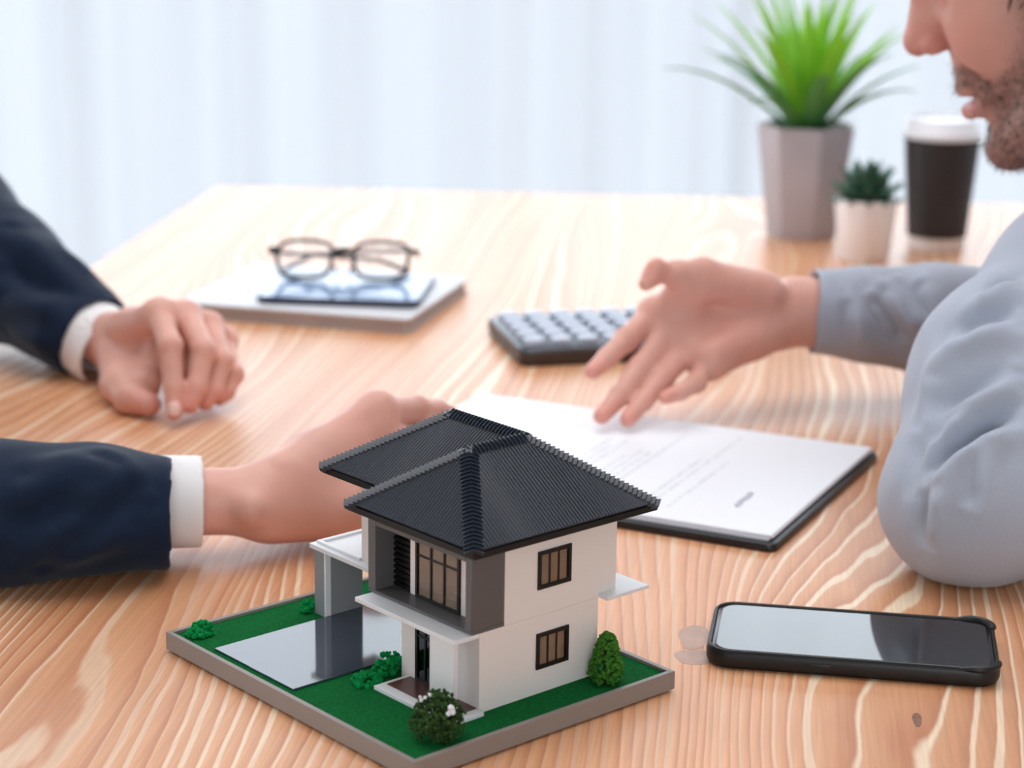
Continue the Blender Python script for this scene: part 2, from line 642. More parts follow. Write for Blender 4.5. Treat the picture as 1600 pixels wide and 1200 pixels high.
def wall_with_hole_b(name, parent, m, a0, a1, b0, b1, h0, h1, wb0, wb1, wh0, wh1):
    """wall in an a-plane, opening given by (b, h)"""
    w = HB()
    w.hb(a0, a1, b0, wb0, h0, h1).hb(a0, a1, wb1, b1, h0, h1)
    w.hb(a0, a1, wb0, wb1, h0, wh0).hb(a0, a1, wb0, wb1, wh1, h1)
    return w.build(name, m, parent)


def wall_with_hole_a(name, parent, m, a0, a1, b0, b1, h0, h1, wa0, wa1, wh0, wh1):
    w = HB()
    w.hb(a0, wa0, b0, b1, h0, h1).hb(wa1, a1, b0, b1, h0, h1)
    if wh0 > h0:
        w.hb(wa0, wa1, b0, b1, h0, wh0)
    w.hb(wa0, wa1, b0, b1, wh1, h1)
    return w.build(name, m, parent)


# window openings on the side wall (b0, b1, h0, h1)
W1 = (94.6, 115.8, 62.0, 81.0)
W2 = (94.4, 115.1, 21.6, 39.8)
wall_with_hole_b('side_wall', ground, M_white, AW, AW + 1.6, 59, 134.8, 9.0, 48.8, W2[0] + 1, W2[1] - 1, W2[2] + 1, W2[3] - 1)
wall_with_hole_a('front_wall', ground, M_white, AW + 1.6, 83, 59, 60.6, 9.0, 46.5, 58.5, 72.4, 11, 44.5)
wall_with_hole_a('back_wall', ground, M_white, AW + 1.6, 83, 133.2, 134.8, 9.0, 48.8, 30, 78, 14, 44)
hbox('far_wall', M_white, ground, 81.4, 83, 60.6, 133.2, 9.0, 48.8)
hbox('partition', M_inner, ground, 46, 47, 61, 133, 11, 48)
# upper storey
upper = hbox('upper_floor', M_inner, house, AW + 1.6, 103, 74.3, 144.8, 48.9, 50.2, bevel=0)
hbox('wing_floor', M_white, upper, 103, 141, 81.5, 144.8, 46.0, 48.0, bevel=0)
wall_with_hole_b('side_wall', upper, M_white, AW, AW + 1.6, 74.2, 146.3, 48.9, 92.4, W1[0] + 1, W1[1] - 1, W1[2] + 1, W1[3] - 1)
wall_with_hole_a('back_wall', upper, M_white, AW + 1.6, 142.5, 144.8, 146.3, 46, 92.4, 30, 98, 54, 88)
hbox('far_wall', M_white, upper, 141, 142.5, 80, 144.8, 46, 92.4)
hbox('wing_wall', M_white, upper, 103.2, 141, 80, 81.5, 46, 92.4)
hbox('partition', M_inner, upper, 52, 53, 92, 144, 50.2, 92)
hbox('ceiling_panel', M_inner, upper, AW + 1.6, 141, 82, 144.8, 91.5, 92.4)


def side_window(win, name='side_window'):
    b0, b1, h0, h1 = win
    w = empty(name, parent=house)
    fr = HB()
    t = 1.9
    fr.hb(AW - 0.9, AW + 1.0, b0, b0 + t, h0, h1).hb(AW - 0.9, AW + 1.0, b1 - t, b1, h0, h1)
    fr.hb(AW - 0.9, AW + 1.0, b0 + t, b1 - t, h0, h0 + t).hb(AW - 0.9, AW + 1.0, b0 + t, b1 - t, h1 - t, h1)
    fr.build('window_frame', M_black, w)
    bi0, bi1 = b0 + t, b1 - t
    for k in (1, 2):
        bm_ = bi0 + (bi1 - bi0) * k / 3
        hbox('mullion', M_black, w, AW - 0.3, AW + 0.9, bm_ - 0.45, bm_ + 0.45, h0 + t, h1 - t, bevel=0)
    for k in range(3):
        c0, c1 = bi0 + (bi1 - bi0) * k / 3, bi0 + (bi1 - bi0) * (k + 1) / 3
        hbox('pane', M_pane, w, AW + 0.1, AW + 0.4, c0 + 0.4, c1 - 0.4, h0 + t, h1 - t, bevel=0)
    hbox('sill', M_white, w, AW + 1.2, AW + 2.6, bi0, bi1, h0 + t, h0 + t + 1.0, bevel=0)
    return w


side_window(W1)
side_window(W2)

# balcony box
bal = hbox('balcony', M_grey, house, AW, 103.0, 54.0, 74.2, 49.0, 50.6)
hbox('side_panel', M_grey, bal, AW, 29.6, 54.0, 74.1, 50.6, 92.4)
hbox('post', M_grey, bal, 97.3, 103.0, 54.0, 79.9, 50.6, 92.4)
hbox('beam', M_grey, bal, 29.6, 97.3, 54.0, 63.0, 83.8, 92.4)
hbox('back_panel', M_white, bal, 78.4, 83.5, 64.6, 66.2, 50.6, 83.8)
hbox('back_panel', M_white, bal, 40.6, 45.6, 64.6, 66.2, 50.6, 83.8)
hbox('back_panel', M_white, bal, 29.6, 40.6, 64.6, 66.2, 50.6, 83.8)
hbox('back_panel', M_white, bal, 45.6, 78.4, 64.6, 66.2, 80.5, 83.8)
lv = hbox('louvre_door', M_black, bal, 83.5, 97.3, 66.3, 67.3, 50.6, 83.8)
for k in range(11):
    hbox('slat', M_black, lv, 83.6, 97.2, 65.2, 66.3, 51.4 + k * 2.9, 53.0 + k * 2.9, bevel=0)
bw = empty('balcony_window', parent=house)
fr = HB()
a0, a1, h0, h1 = 45.6, 78.4, 50.7, 80.5
fr.hb(a0, a0 + 1.5, 63.6, 65.4, h0, h1).hb(a1 - 1.5, a1, 63.6, 65.4, h0, h1)
fr.hb(a0 + 1.5, a1 - 1.5, 63.6, 65.4, h0, h0 + 1.6).hb(a0 + 1.5, a1 - 1.5, 63.6, 65.4, h1 - 1.2, h1)
fr.build('window_frame', M_black, bw)
hm = h1 - 8.2
for k in (1, 2):
    am = a0 + 1.5 + (a1 - a0 - 3) * k / 3
    hbox('mullion', M_black, bw, am - 0.5, am + 0.5, 63.8, 65.2, h0 + 1.6, h1 - 1.2, bevel=0)
hbox('transom', M_black, bw, a0 + 1.5, a1 - 1.5, 63.9, 65.1, hm - 0.45, hm + 0.45, bevel=0)
for k in range(3):
    c0 = a0 + 1.5 + (a1 - a0 - 3) * k / 3
    c1 = c0 + (a1 - a0 - 3) / 3
    hbox('pane', M_pane, bw, c0 + 0.4, c1 - 0.4, 64.4, 64.7, h0 + 1.6, hm - 0.4, bevel=0)
    hbox('pane', M_pane, bw, c0 + 0.4, c1 - 0.4, 64.4, 64.7, hm + 0.4, h1 - 1.2, bevel=0)

# canopy over the porch, porch, fin wall and front door
hbox('canopy', M_white2, house, AW, 100.2, 43.6, 58.9, 46.6, 48.9)
porch = hbox('porch', M_white2, house, 21.0, 79.0, 38.6, 58.9, 9.0, 11.0)
hbox('deck', M_brown, porch, 26.5, 76.0, 44.4, 58.8, 11.02, 11.4, bevel=0)
hbox('fin_wall', M_white2, house, 27.6, 45.0, 45.4, 48.4, 11.0, 46.5)
dr = empty('front_door', parent=house)
fr = HB()
fr.hb(70.6, 72.3, 58.6, 60.2, 11, 44.4).hb(58.6, 60.3, 58.6, 60.2, 11, 44.4).hb(64.4, 65.6, 58.8, 60.2, 11, 44.4)
fr.hb(60.3, 70.6, 58.6, 60.2, 42.9, 44.4).hb(60.3, 70.6, 58.6, 60.2, 11, 12.6).hb(60.3, 70.6, 58.9, 60.1, 33.8, 35.0)
fr.build('door_frame', M_black, dr)
M_panedark = glass_material('model_door_glass', (0.35, 0.35, 0.36, 1))
for (p0, p1) in ((60.3, 64.4), (65.6, 70.6)):
    hbox('pane', M_panedark, dr, p0, p1, 59.3, 59.6, 12.6, 33.8, bevel=0)
    hbox('pane', M_panedark, dr, p0, p1, 59.3, 59.6, 35.0, 42.9, bevel=0)

# rear ledge and carport
hbox('side_ledge', M_white2, house, 18.4, 41.5, 134.9, 163.2, 48.8, 50.6)
cr = hbox('carport_roof', M_white2, house, 126.0, 181.2, 75.2, 118.0, 45.4, 47.9)
hbox('parapet', M_white2, cr, 142.6, 179.4, 78.6, 81.0, 47.9, 49.2)
hbox('parapet', M_white2, cr, 177.0, 179.4, 81.0, 116.0, 47.9, 49.2)
hbox('parapet', M_white2, cr, 142.6, 177.0, 113.6, 116.0, 47.9, 49.2)
cw = hbox('carport_wall', M_grey2, house, 169.6, 179.4, 77.0, 101.4, 9.0, 45.3)
hbox('wall_trim', M_white2, cw, 169.0, 170.4, 76.6, 80.2, 9.0, 45.3)

# roof: five tile slopes in real corrugation, hip and ridge caps, black fascia
EH, RH = 95.0, 126.4
e_fr, e_rt, e_bk, e_lf, e_l2, e_b2 = 45.0, 13.0, 162.0, 107.5, 165.0, 72.0
RA, RB, RAL, RBF = 59.0, 116.0, 114.0, 80.5
roof = empty('roof', parent=house)


def H3(a, b, h):
    return np.array([-a * MM, b * MM, h * MM])


def plane_slope(name, poly, along, pitch=2.05, amp=0.8, cell=0.34):
    """tile slope: polygon (a,b,h) cut into strips that follow the fall line; corrugated, with thickness at the eaves"""
    P = [np.array(p, float) for p in poly]
    ax = np.array(along, float)                # eave direction (horizontal unit vector)
    o = P[0]
    n = np.cross(P[1] - P[0], P[2] - P[0])
    n /= np.linalg.norm(n)
    if n[2] < 0:
        n = -n
    dn = np.cross(n, ax)
    dn /= np.linalg.norm(dn)
    if dn[2] < 0:
        dn = -dn                               # up the slope
    uv = [((p - o) @ ax, (p - o) @ dn) for p in P]
    us = [u for u, _ in uv]
    u0, u1 = min(us), max(us)
    m = int((u1 - u0) / cell)
    vs, fs = [], []

    def span(u):
        lo, hi = [], []
        k = len(uv)
        c = []
        for i in range(k):
            (ua, va), (ub, vb) = uv[i], uv[(i + 1) % k]
            if (ua - u) * (ub - u) <= 0 and abs(ua - ub) > 1e-9:
                t = (u - ua) / (ub - ua)
                c.append(va + t * (vb - va))
        return (min(c), max(c)) if c else (0, 0)
    for i in range(m + 1):
        u = min(max(u0 + (u1 - u0) * i / m, u0 + 1e-4), u1 - 1e-4)
        va, vb = span(u)
        hgt = amp * (abs(math.sin(math.pi * (u - u0) / pitch)) ** 0.7)
        for v, lift in ((va, hgt), (vb, hgt), (va, -0.7), (vb, -0.7)):
            q = o + ax * u + dn * v + n * lift
            vs.append(H3(*q))
    for i in range(m):
        a, b_ = 4 * i, 4 * (i + 1)
        fs += [(a, b_, b_ + 1, a + 1), (a + 2, a + 3, b_ + 3, b_ + 2), (a, a + 2, b_ + 2, b_), (a + 1, b_ + 1, b_ + 3, a + 3)]
    bm_ = MB()
    bm_.v, bm_.f = vs, fs
    return bm_.build(name, M_roof, roof)


dz = (RH - EH)
# where the front wing's left slope meets the main front slope (valley)
def valley_b(a):
    return e_b2 + (RB - e_b2) * (e_lf - a) / (e_lf - RA)


plane_slope('tile_slope', [(e_rt, e_fr, EH), (e_rt, e_bk, EH), (RA, RB, RH), (RA, RBF, RH)], (0, 1, 0))
plane_slope('tile_slope', [(e_rt, e_fr, EH), (e_lf, e_fr, EH), (RA, RBF, RH)], (1, 0, 0))
plane_slope('tile_slope', [(e_lf, e_fr, EH), (e_lf, e_b2, EH), (RA, RB, RH), (RA, RBF, RH)], (0, 1, 0))
plane_slope('tile_slope', [(e_lf, e_b2, EH), (e_l2, e_b2, EH), (RAL, RB, RH), (RA, RB, RH)], (1, 0, 0))
plane_slope('tile_slope', [(e_l2, e_b2, EH), (e_l2, e_bk, EH), (RAL, RB, RH)], (0, 1, 0))
plane_slope('tile_slope', [(e_rt, e_bk, EH), (e_l2, e_bk, EH), (RAL, RB, RH), (RA, RB, RH)], (1, 0, 0))


def cap_run(p, q, side, drop, w=4.6, pitch=2.5, name='hip_cap'):
    """row of small overlapping angular cap tiles from p up to q; 'drop' lowers both wings"""
    p, q = np.array(p, float), np.array(q, float)
    d = q - p
    L_ = np.linalg.norm(d)
    d /= L_
    s_ = np.array(side, float)
    s_ /= np.linalg.norm(s_)
    up = np.cross(d, s_)
    if up[2] < 0:
        up = -up
    n = int(L_ / pitch)
    g = MB()
    for i in range(n + 1):
        c = p + d * (i * pitch)
        r0, r1 = 2.15, 0.55                      # lower lip stands proud, upper end tucks in
        ring = []
        for t, r in ((-0.25 * pitch, r0), (0.95 * pitch, r1)):
            for s, dd in ((-1, drop), (-0.55, drop * 0.42), (0, 0), (0.55, drop * 0.42), (1, drop)):
                ring.append(c + d * t + s_ * (w * s) + up * (r - dd))
            for s, dd in ((-1, drop), (0, 0), (1, drop)):
                ring.append(c + d * t + s_ * (w * s) + up * (r - dd - 1.9))
        vs = [H3(*x) for x in ring]
        fs = [(0, 1, 9, 8), (1, 2, 10, 9), (2, 3, 11, 10), (3, 4, 12, 11),
              (0, 5, 6, 2, 1), (2, 6, 7, 4, 3), (8, 9, 10, 14, 13), (10, 11, 12, 15, 14), (0, 8, 13, 5), (4, 7, 15, 12)]
        g.add(vs, fs)
    return g.build(name, M_roof, roof)


# sideways directions are horizontal and square to each run
cap_run((e_rt, e_fr, EH), (RA, RBF, RH), (-(RBF - e_fr), RA - e_rt, 0), 2.3)
cap_run((e_lf, e_fr, EH), (RA, RBF, RH), ((RBF - e_fr), e_lf - RA, 0), 2.3)
cap_run((e_rt, e_bk, EH), (RA, RB, RH), ((RB - e_bk), -(RA - e_rt), 0), 2.3)
cap_run((e_l2, e_b2, EH), (RAL, RB, RH), ((RB - e_b2), e_l2 - RAL, 0), 2.3)
cap_run((e_l2, e_bk, EH), (RAL, RB, RH), ((RB - e_bk), -(RAL - e_l2), 0), 2.3)
cap_run((RA, RBF - 1, RH), (RA, RB, RH), (1, 0, 0), 3.0, w=4.4, name='ridge_cap')
cap_run((RA, RB, RH), (RAL + 1, RB, RH), (0, 1, 0), 3.0, w=4.4, name='ridge_cap')
# fascia frame and soffit under the eaves
f0, f1 = 92.2, 94.0
sof = HB()
sof.hb(e_rt + 1.6, e_lf - 1.6, e_fr + 1.6, e_bk - 1.6, 92.4, 93.4)
sof.build('soffit', M_black, roof)
HB().hb(e_lf - 1.6, e_l2 - 1.6, e_b2 + 1.6, e_bk - 1.6, 92.4, 93.4).build('soffit', M_black, roof)
for q in ((e_rt, e_lf, e_fr, e_fr + 1.6), (e_rt, e_rt + 1.6, e_fr + 1.6, e_bk), (e_rt + 1.6, e_l2, e_bk - 1.6, e_bk),
          (e_lf - 1.6, e_lf, e_fr + 1.6, e_b2 + 1.6), (e_lf, e_l2, e_b2, e_b2 + 1.6), (e_l2 - 1.6, e_l2, e_b2 + 1.6, e_bk - 1.6)):
    hbox('fascia', M_black, roof, q[0], q[1], q[2], q[3], 90.9, EH - 0.9)


# planting on the lawn
M_foam = mat('foam_bush_green', (12, 132, 66), 0.9, spec=0.1, noise=0.35, nscale=500)
M_leafd = mat('flock_dark_green', (50, 76, 36), 0.85, spec=0.15, noise=0.5, nscale=420)
M_leafm = mat('flock_mid_green', (58, 110, 34), 0.85, spec=0.15, noise=0.45, nscale=420)
M_bark = mat('model_trunk', (70, 44, 32), 0.8)
M_petal = mat('white_petal', (226, 226, 232), 0.6)
_ICO = None


def ico():
    global _ICO
    if _ICO is None:
        bm = bmesh.new()
        bmesh.ops.create_icosphere(bm, subdivisions=1, radius=1.0)
        _ICO = ([np.array(v.co) for v in bm.verts], [tuple(v.index for v in f.verts) for f in bm.faces])
        bm.free()
    return _ICO


def lump(g, c, r, rr, jit=0.3):
    vs, fs = ico()
    g.add([np.array(c) + v * r * (1 + rr.uniform(-jit, jit)) for v in vs], fs)


def foam_bush(a, b, ra, rb, h, seed, label):
    rr = random.Random(seed)
    g = MB()
    n = int(40 + ra * rb * 0.9)
    for _ in range(n):
        t, q = rr.uniform(0, 6.28), math.sqrt(rr.random())
        top = h * (1 - 0.75 * q * q) * rr.uniform(0.45, 1.0)
        z = rr.uniform(0.2, 1.0) * top
        lump(g, H3(a + ra * q * math.cos(t), b + rb * q * math.sin(t), 9.0 + z), rr.uniform(0.9, 1.9) * MM, rr)
    return tag(g.build('bush', M_foam, house), label)


foam_bush(191, 13.5, 6.5, 7, 10, 1, 'bright green foam bush in the far left corner of the lawn')
foam_bush(183.5, 76, 3.6, 4, 9, 2, 'bright green foam bush beside the carport wall')
foam_bush(87, 41, 6, 8, 8, 3, 'bright green foam bush in front of the porch')
foam_bush(90, 58, 5, 12, 14, 4, 'bright green foam bush against the front wall')

tree = empty('tree', parent=house)
tag(tree, 'dark green model shrub with white blossoms at the front corner')
rr = random.Random(11)
g = MB()
for _ in range(760):
    while True:
        p = np.array([rr.uniform(-1, 1), rr.uniform(-1, 1), rr.uniform(-1, 1)])
        if 0.35 < np.linalg.norm(p) < 1:
            break
    c = (15.5 + p[0] * 12.5 * (1 - .25 * p[2]), 26.5 + p[1] * 12.5 * (1 - .25 * p[2]), 20.0 + p[2] * 11.0 + 1.5 * math.sin(p[0] * 5 + p[1] * 4))
    if c[2] > 26 and math.hypot(c[0] - 11, c[1] - 33) < 5 and rr.random() < 0.5:
        continue
    if c[0] < 4 or c[1] < 4:
        continue
    lump(g, H3(*c), rr.uniform(0.5, 1.25) * MM, rr, 0.45)
g.build('foliage', M_leafd, tree)
MB().tube([H3(15, 26, 9), H3(15.5, 26.5, 20), H3(14, 27.5, 26)], [1.3 * MM, 0.9 * MM, 0.5 * MM], 7).build('trunk', M_bark, tree)
for (da, db, h, s) in ((17.5, 20.5, 30.0, 1.0), (19, 19.5, 28.6, 1.1), (21, 20.5, 29.2, 0.9), (16, 22, 31.5, 0.9), (5.4, 25.5, 27.5, 1.9), (4.6, 26, 25.8, 1.7), (5.6, 24.2, 25.4, 1.6)):
    g = MB()
    lump(g, H3(da, db, h), s * MM, rr, 0.25)
    g.build('blossom', M_petal, tree)
cone = empty('conical_tree', parent=house)
tag(cone, 'mid green cone shaped model tree at the side wall')
g = MB()
for _ in range(620):
    z = rr.random() ** 0.85
    rad = 9.9 * (1 - z) ** 0.42 * (0.95 if z > 0.12 else 0.75 + z * 1.6)
    t = rr.uniform(0, 6.28)
    q = rad * math.sqrt(rr.uniform(0.45, 1))
    lump(g, H3(14.6 + q * math.cos(t), 131.5 + q * math.sin(t), 9.6 + z * 24.5), rr.uniform(0.6, 1.3) * MM, rr, 0.4)
g.build('foliage', M_leafm, cone)
MB().tube([H3(14.6, 131.5, 9), H3(14.6, 131.5, 30)], 1.2 * MM, 7).build('trunk', M_bark, cone)

# ------------------------------------------------------------------ smartphone in its case
M_case = mat('black_rubber_case', (24, 24, 25), 0.42, spec=0.35, noise=0.08, nscale=900)
M_screen = mat('phone_glass', (10, 11, 16), 0.035, spec=0.6, coat=0.45)
M_bezel = mat('phone_bezel', (16, 17, 20), 0.25)
phone = empty('smartphone', (0.1778, 1.0085, TZ), math.radians(-9.3))
tag(phone, 'dark screened smartphone in a thick black rubber case on the right', 'smartphone')
PL, PW = 0.1470, 0.0735


def soft_slab(layers, seg=8):
    """stack of rounded rectangles (w, d, r, z) lofted into one closed body"""
    g = MB()
    n = None
    vs, fs = [], []
    for w, d, r, z in layers:
        p = rrect(w, d, r, seg)
        n = len(p)
        vs += [(x, y, z) for x, y in p]
    for i in range(len(layers) - 1):
        for k in range(n):
            k2 = (k + 1) % n
            fs.append((i * n + k, i * n + k2, (i + 1) * n + k2, (i + 1) * n + k))
    fs.append(tuple(range(n - 1, -1, -1)))
    fs.append(tuple((len(layers) - 1) * n + k for k in range(n)))
    g.v, g.f = vs, fs
    return g


soft_slab([(PL - .006, PW - .006, .0095, 0.0), (PL - .002, PW - .002, .0115, .0011), (PL, PW, .0125, .0035), (PL, PW, .0125, .0072), (PL - .0010, PW - .0010, .012, .0094), (PL - .0028, PW - .0028, .0112, .0103),
           (PL - .0045, PW - .0045, .0105, .0101), (PL - .0052, PW - .0052, .0102, .0090)]).build('case', M_case, phone, smooth=True)
soft_slab([(PL - .0054, PW - .0054, .0101, .0086), (PL - .0054, PW - .0054, .0101, .0093), (PL - .0062, PW - .0062, .0098, .0096)]).build('bezel', M_bezel, phone, smooth=True)
soft_slab([(PL - .0100, PW - .0095, .0085, .0094), (PL - .0100, PW - .0095, .0085, .00968)]).build('screen', M_screen, phone)
for s in (-1, 1):                                           # raised corner lips at the right end
    g = MB()
    c = (PL / 2 - .0125, s * (PW / 2 - .0125))
    path = []
    for k in range(9):
        t = math.radians(-8 + 108 * k / 8) * s
        path.append((c[0] + .0112 * math.cos(t), c[1] + .0112 * math.sin(t), .0098))
    path.append((c[0] - .012, s * (PW / 2 - .0020), .0086))
    rr_ = [.0012] + [.0021] * (len(path) - 3) + [.0018, .0009]
    g.tube(path, rr_, 8).build('corner_lip', M_case, phone, smooth=True)
MB().box(-.022, -.010, -PW / 2 - .0005, -PW / 2 + .001, .0046, .0070).build('side_button', M_case, phone, bevel=.0004)

# ------------------------------------------------------------------ document on its folder
PYAW = 0.445935
_ex = np.array([math.cos(-PYAW), math.sin(-PYAW)])
_ey = np.array([math.sin(PYAW), math.cos(PYAW)])
pc = np.array([0.245284, 1.359629]) - _ex * 0.1485 - _ey * 0.105
M_board = mat('black_folder', (20, 20, 26), 0.35)


def print_material():
    m = mat('printed_paper', (240, 241, 246), 0.5)
    nt = m.node_tree
    N, L = nt.nodes, nt.links
    tc = N.new('ShaderNodeTexCoord')
    sp = N.new('ShaderNodeSeparateXYZ')
    L.new(tc.outputs['Object'], sp.inputs[0])

    def mt(op, a, b=None):
        n = N.new('ShaderNodeMath')
        n.operation = op
        for i, q in enumerate((a, b)):
            if q is None:
                continue
            if isinstance(q, (int, float)):
                n.inputs[i].default_value = q
            else:
                L.new(q, n.inputs[i])
        return n.outputs[0]
    row = mt('MULTIPLY', mt('ADD', sp.outputs['X'], 0.2), 165.0)
    inrow = mt('LESS_THAN', mt('FRACT', row), 0.42)
    wn = N.new('ShaderNodeTexWhiteNoise')
    wn.noise_dimensions = '1D'
    L.new(mt('FLOOR', row), wn.inputs['W'])
    keep = mt('GREATER_THAN', wn.outputs['Value'], 0.3)
    ln = mt('LESS_THAN', sp.outputs['Y'], mt('SUBTRACT', mt('MULTIPLY', wn.outputs['Value'], 0.16), 0.06))
    ln2 = mt('GREATER_THAN', sp.outputs['Y'], -0.082)
    inx = mt('MULTIPLY', mt('LESS_THAN', sp.outputs['X'], 0.085), mt('GREATER_THAN', sp.outputs['X'], -0.125))
    wd = N.new('ShaderNodeTexNoise')
    wd.inputs['Scale'].default_value = 420
    L.new(tc.outputs['Object'], wd.inputs['Vector'])
    ink = mt('GREATER_THAN', wd.outputs['Fac'], 0.47)
    fac = mt('MULTIPLY', mt('MULTIPLY', mt('MULTIPLY', inrow, keep), mt('MULTIPLY', ln, ln2)), mt('MULTIPLY', ink, inx))
    mx = N.new('ShaderNodeMix')
    mx.data_type = 'RGBA'
    L.new(mt('MULTIPLY', fac, 0.28), mx.inputs['Factor'])
    mx.inputs['A'].default_value = lin((240, 241, 246))
    mx.inputs['B'].default_value = lin((120, 124, 140))
    L.new(mx.outputs['Result'], N['Principled BSDF'].inputs['Base Color'])
    return m


M_print = print_material()
M_paper = mat('plain_paper', (236, 236, 242), 0.55)
folder = MB().prism(rrect(0.306, 0.219, 0.006, 4), 0, 0.0052).build('document_folder', M_board, bevel=0.001)
folder.location = (pc[0] + _ex[0] * 0.0005 - _ey[0] * .003, pc[1] + _ex[1] * 0.0005 - _ey[1] * .003, TZ)
folder.rotation_euler = (0, 0, -PYAW)
tag(folder, 'black folder board lying under the white printed pages', 'folder')
doc = empty('document', (pc[0], pc[1], TZ + 0.0052), -PYAW)
tag(doc, 'stack of white printed pages on the black folder under the open hand', 'document')
for i in range(3):
    jx, jy = [(-.0012, -.001), (.0008, .0009), (0, 0)][i]
    MB().box(-.1485 + jx, .1485 + jx, -.105 + jy, .105 + jy, i * .0011, i * .0011 + .001).build('sheet', M_print if i == 2 else M_paper, doc)
sg = MB()                                                    # pen signature strokes
M_ink = mat('grey_pen_ink', (150, 152, 166), 0.5)
sq = on(1165, 780, 0.009)
s2 = np.array([sq[0] - pc[0], sq[1] - pc[1]])
lx, ly = s2 @ _ex, s2 @ _ey
sg.tube([(lx + .0025 * math.sin(k * 1.9) - .001, ly - .016 + k * .0016, .0033) for k in range(21)], .00035, 5)
sg.build('signature', M_ink, doc)

# ------------------------------------------------------------------ notebook, pad and eyeglasses
M_cover = mat('pale_grey_cover', (205, 205, 210), 0.4, noise=0.02)
M_pages = mat('page_block', (172, 160, 156), 0.7, noise=0.08, nscale=20)
M_pad = mat('pad_glass_top', (112, 142, 182), 0.12, spec=0.6, coat=0.2)
M_padedge = mat('pad_navy_edge', (34, 40, 66), 0.35)
NYAW = math.atan2(-54.3, 204.6)
nb = empty('notebook', (-0.1655, 1.8225, TZ), NYAW)
tag(nb, 'closed pale grey notebook lying under the eyeglasses', 'notebook')
MB().prism(rrect(.210, .182, .006, 4), 0.0112, 0.0135).build('cover', M_cover, nb, bevel=.0008)
MB().prism(rrect(.205, .178, .004, 4), 0.0016, 0.0112).build('page_block', M_pages, nb)
MB().prism(rrect(.210, .182, .006, 4), 0.0, 0.0016).build('cover', M_pages, nb, bevel=.0004)
pad = empty('slim_tablet', (-0.1470, 1.812, TZ + .0136), math.radians(-5.5))
tag(pad, 'slim navy edged pad with glossy pale blue top on the notebook', 'tablet')
soft_slab([(.141, .116, .009, 0), (.143, .118, .010, .001), (.143, .118, .010, .0052), (.142, .117, .0095, .0058)], 5).build('body', M_padedge, pad, smooth=True)
MB().prism(rrect(.139, .114, .008, 5), .0058, .0062).build('screen', M_pad, pad)
gl = empty('eyeglasses', (-0.154, 1.828, TZ + .0198), math.radians(-2))
tag(gl, 'black framed eyeglasses resting folded on the glossy pad', 'eyeglasses')
M_gl = mat('black_acetate', (30, 26, 28), 0.2, spec=0.6)
M_lens = glass_material('clear_lens', (0.94, 0.95, 0.97, 1))
tilt = math.radians(52)


def gp(x, v, off=0.0):                                        # v runs up the tilted lens plane
    return (x, v * math.cos(tilt) + off * -math.sin(tilt), .0022 + v * math.sin(tilt) + off * math.cos(tilt))


for s in (-1, 1):
    ring = []
    for k in range(28):
        t = 2 * math.pi * k / 28
        ex = 0.62
        x = .0255 * math.copysign(abs(math.cos(t)) ** ex, math.cos(t))
        v = .0185 * math.copysign(abs(math.sin(t)) ** ex, math.sin(t))
        ring.append(gp(s * .0345 + x * (1.0 if v > 0 else 0.93), v + .0195))
    MB().tube(ring, .0021, 8, closed=True).build('rim', M_gl, gl, smooth=True)
    mesh_obj('lens', ring, [tuple(range(28))], M_lens, gl)
    MB().tube([gp(s * .0595, .0290), gp(s * .0660, .0290), gp(s * .0668, .0270, -.004)], .0026, 8).build('end_piece', M_gl, gl, smooth=True)
    MB().tube([gp(s * .0668, .0275, -.004), (s * .064, .026, .022 + .002 * s), (s * .02, .0335, .019 + .0025 * s), (-s * .030, .036, .015 + .002 * s), (-s * .050, .034, .006), (-s * .058, .031, .0025)],
              [.0022, .002, .0019, .002, .0023, .0019], 8).build('temple', M_gl, gl, smooth=True)
    MB().tube([gp(s * .0105, .0175), gp(s * .0070, .0125, -.005), gp(s * .0062, .0085, -.006)], [.0007, .0011, .0016], 6).build('nose_pad', M_gl, gl, smooth=True)
MB().tube([gp(-.0100, .0265), gp(-.004, .0300), gp(.004, .0300), gp(.0100, .0265)], .0021, 8).build('bridge', M_gl, gl, smooth=True)

# ------------------------------------------------------------------ calculator
cyaw = math.atan2(14.4, 60.3)
calc = empty('calculator', (0, 0, 0), 0)
tag(calc, 'dark grey desk calculator with pale keys behind the open hand', 'calculator')
ex2 = np.array([math.cos(cyaw), math.sin(cyaw)])
ey2 = np.array([-math.sin(cyaw), math.cos(cyaw)])
cc = np.array([0.0108, 1.6021]) + ex2 * .0875 + ey2 * .062
calc.location = (cc[0], cc[1], TZ)
calc.rotation_euler = (0, 0, cyaw)
M_cbody = mat('calculator_dark', (70, 78, 88), 0.28, spec=0.6)
M_cdark = mat('calculator_side', (58, 52, 52), 0.4)
M_key = mat('calculator_key', (196, 206, 222), 0.35)
M_lcd = mat('calculator_lcd', (150, 165, 170), 0.08, spec=0.8, coat=1.0)
CL, CW = .185, .126
soft_slab([(CL - .004, CW - .004, .008, 0), (CL, CW, .010, .003), (CL, CW, .010, .0115)], 5).build('base', M_cdark, calc, smooth=True)
soft_slab([(CL, CW, .010, .0115), (CL - .001, CW - .001, .010, .0140), (CL - .004, CW - .004, .009, .0150)], 5).build('face_plate', M_cbody, calc, smooth=True)
g = MB()                                                      # hinged display, tilted up at the right end
x0, x1, y1 = CL / 2 - .047, CL / 2 - .003, CW / 2 - .005
g.add([(x0, -y1, .0152), (x1, -y1, .0152), (x1, y1, .0152), (x0, y1, .0152), (x0, -y1, .0180), (x1, -y1, .034), (x1, y1, .034), (x0, y1, .0180)],
      [(0, 3, 2, 1), (4, 5, 6, 7), (0, 1, 5, 4), (1, 2, 6, 5), (2, 3, 7, 6), (3, 0, 4, 7)])
g.build('display_housing', M_cbody, calc, bevel=.001)
g = MB()
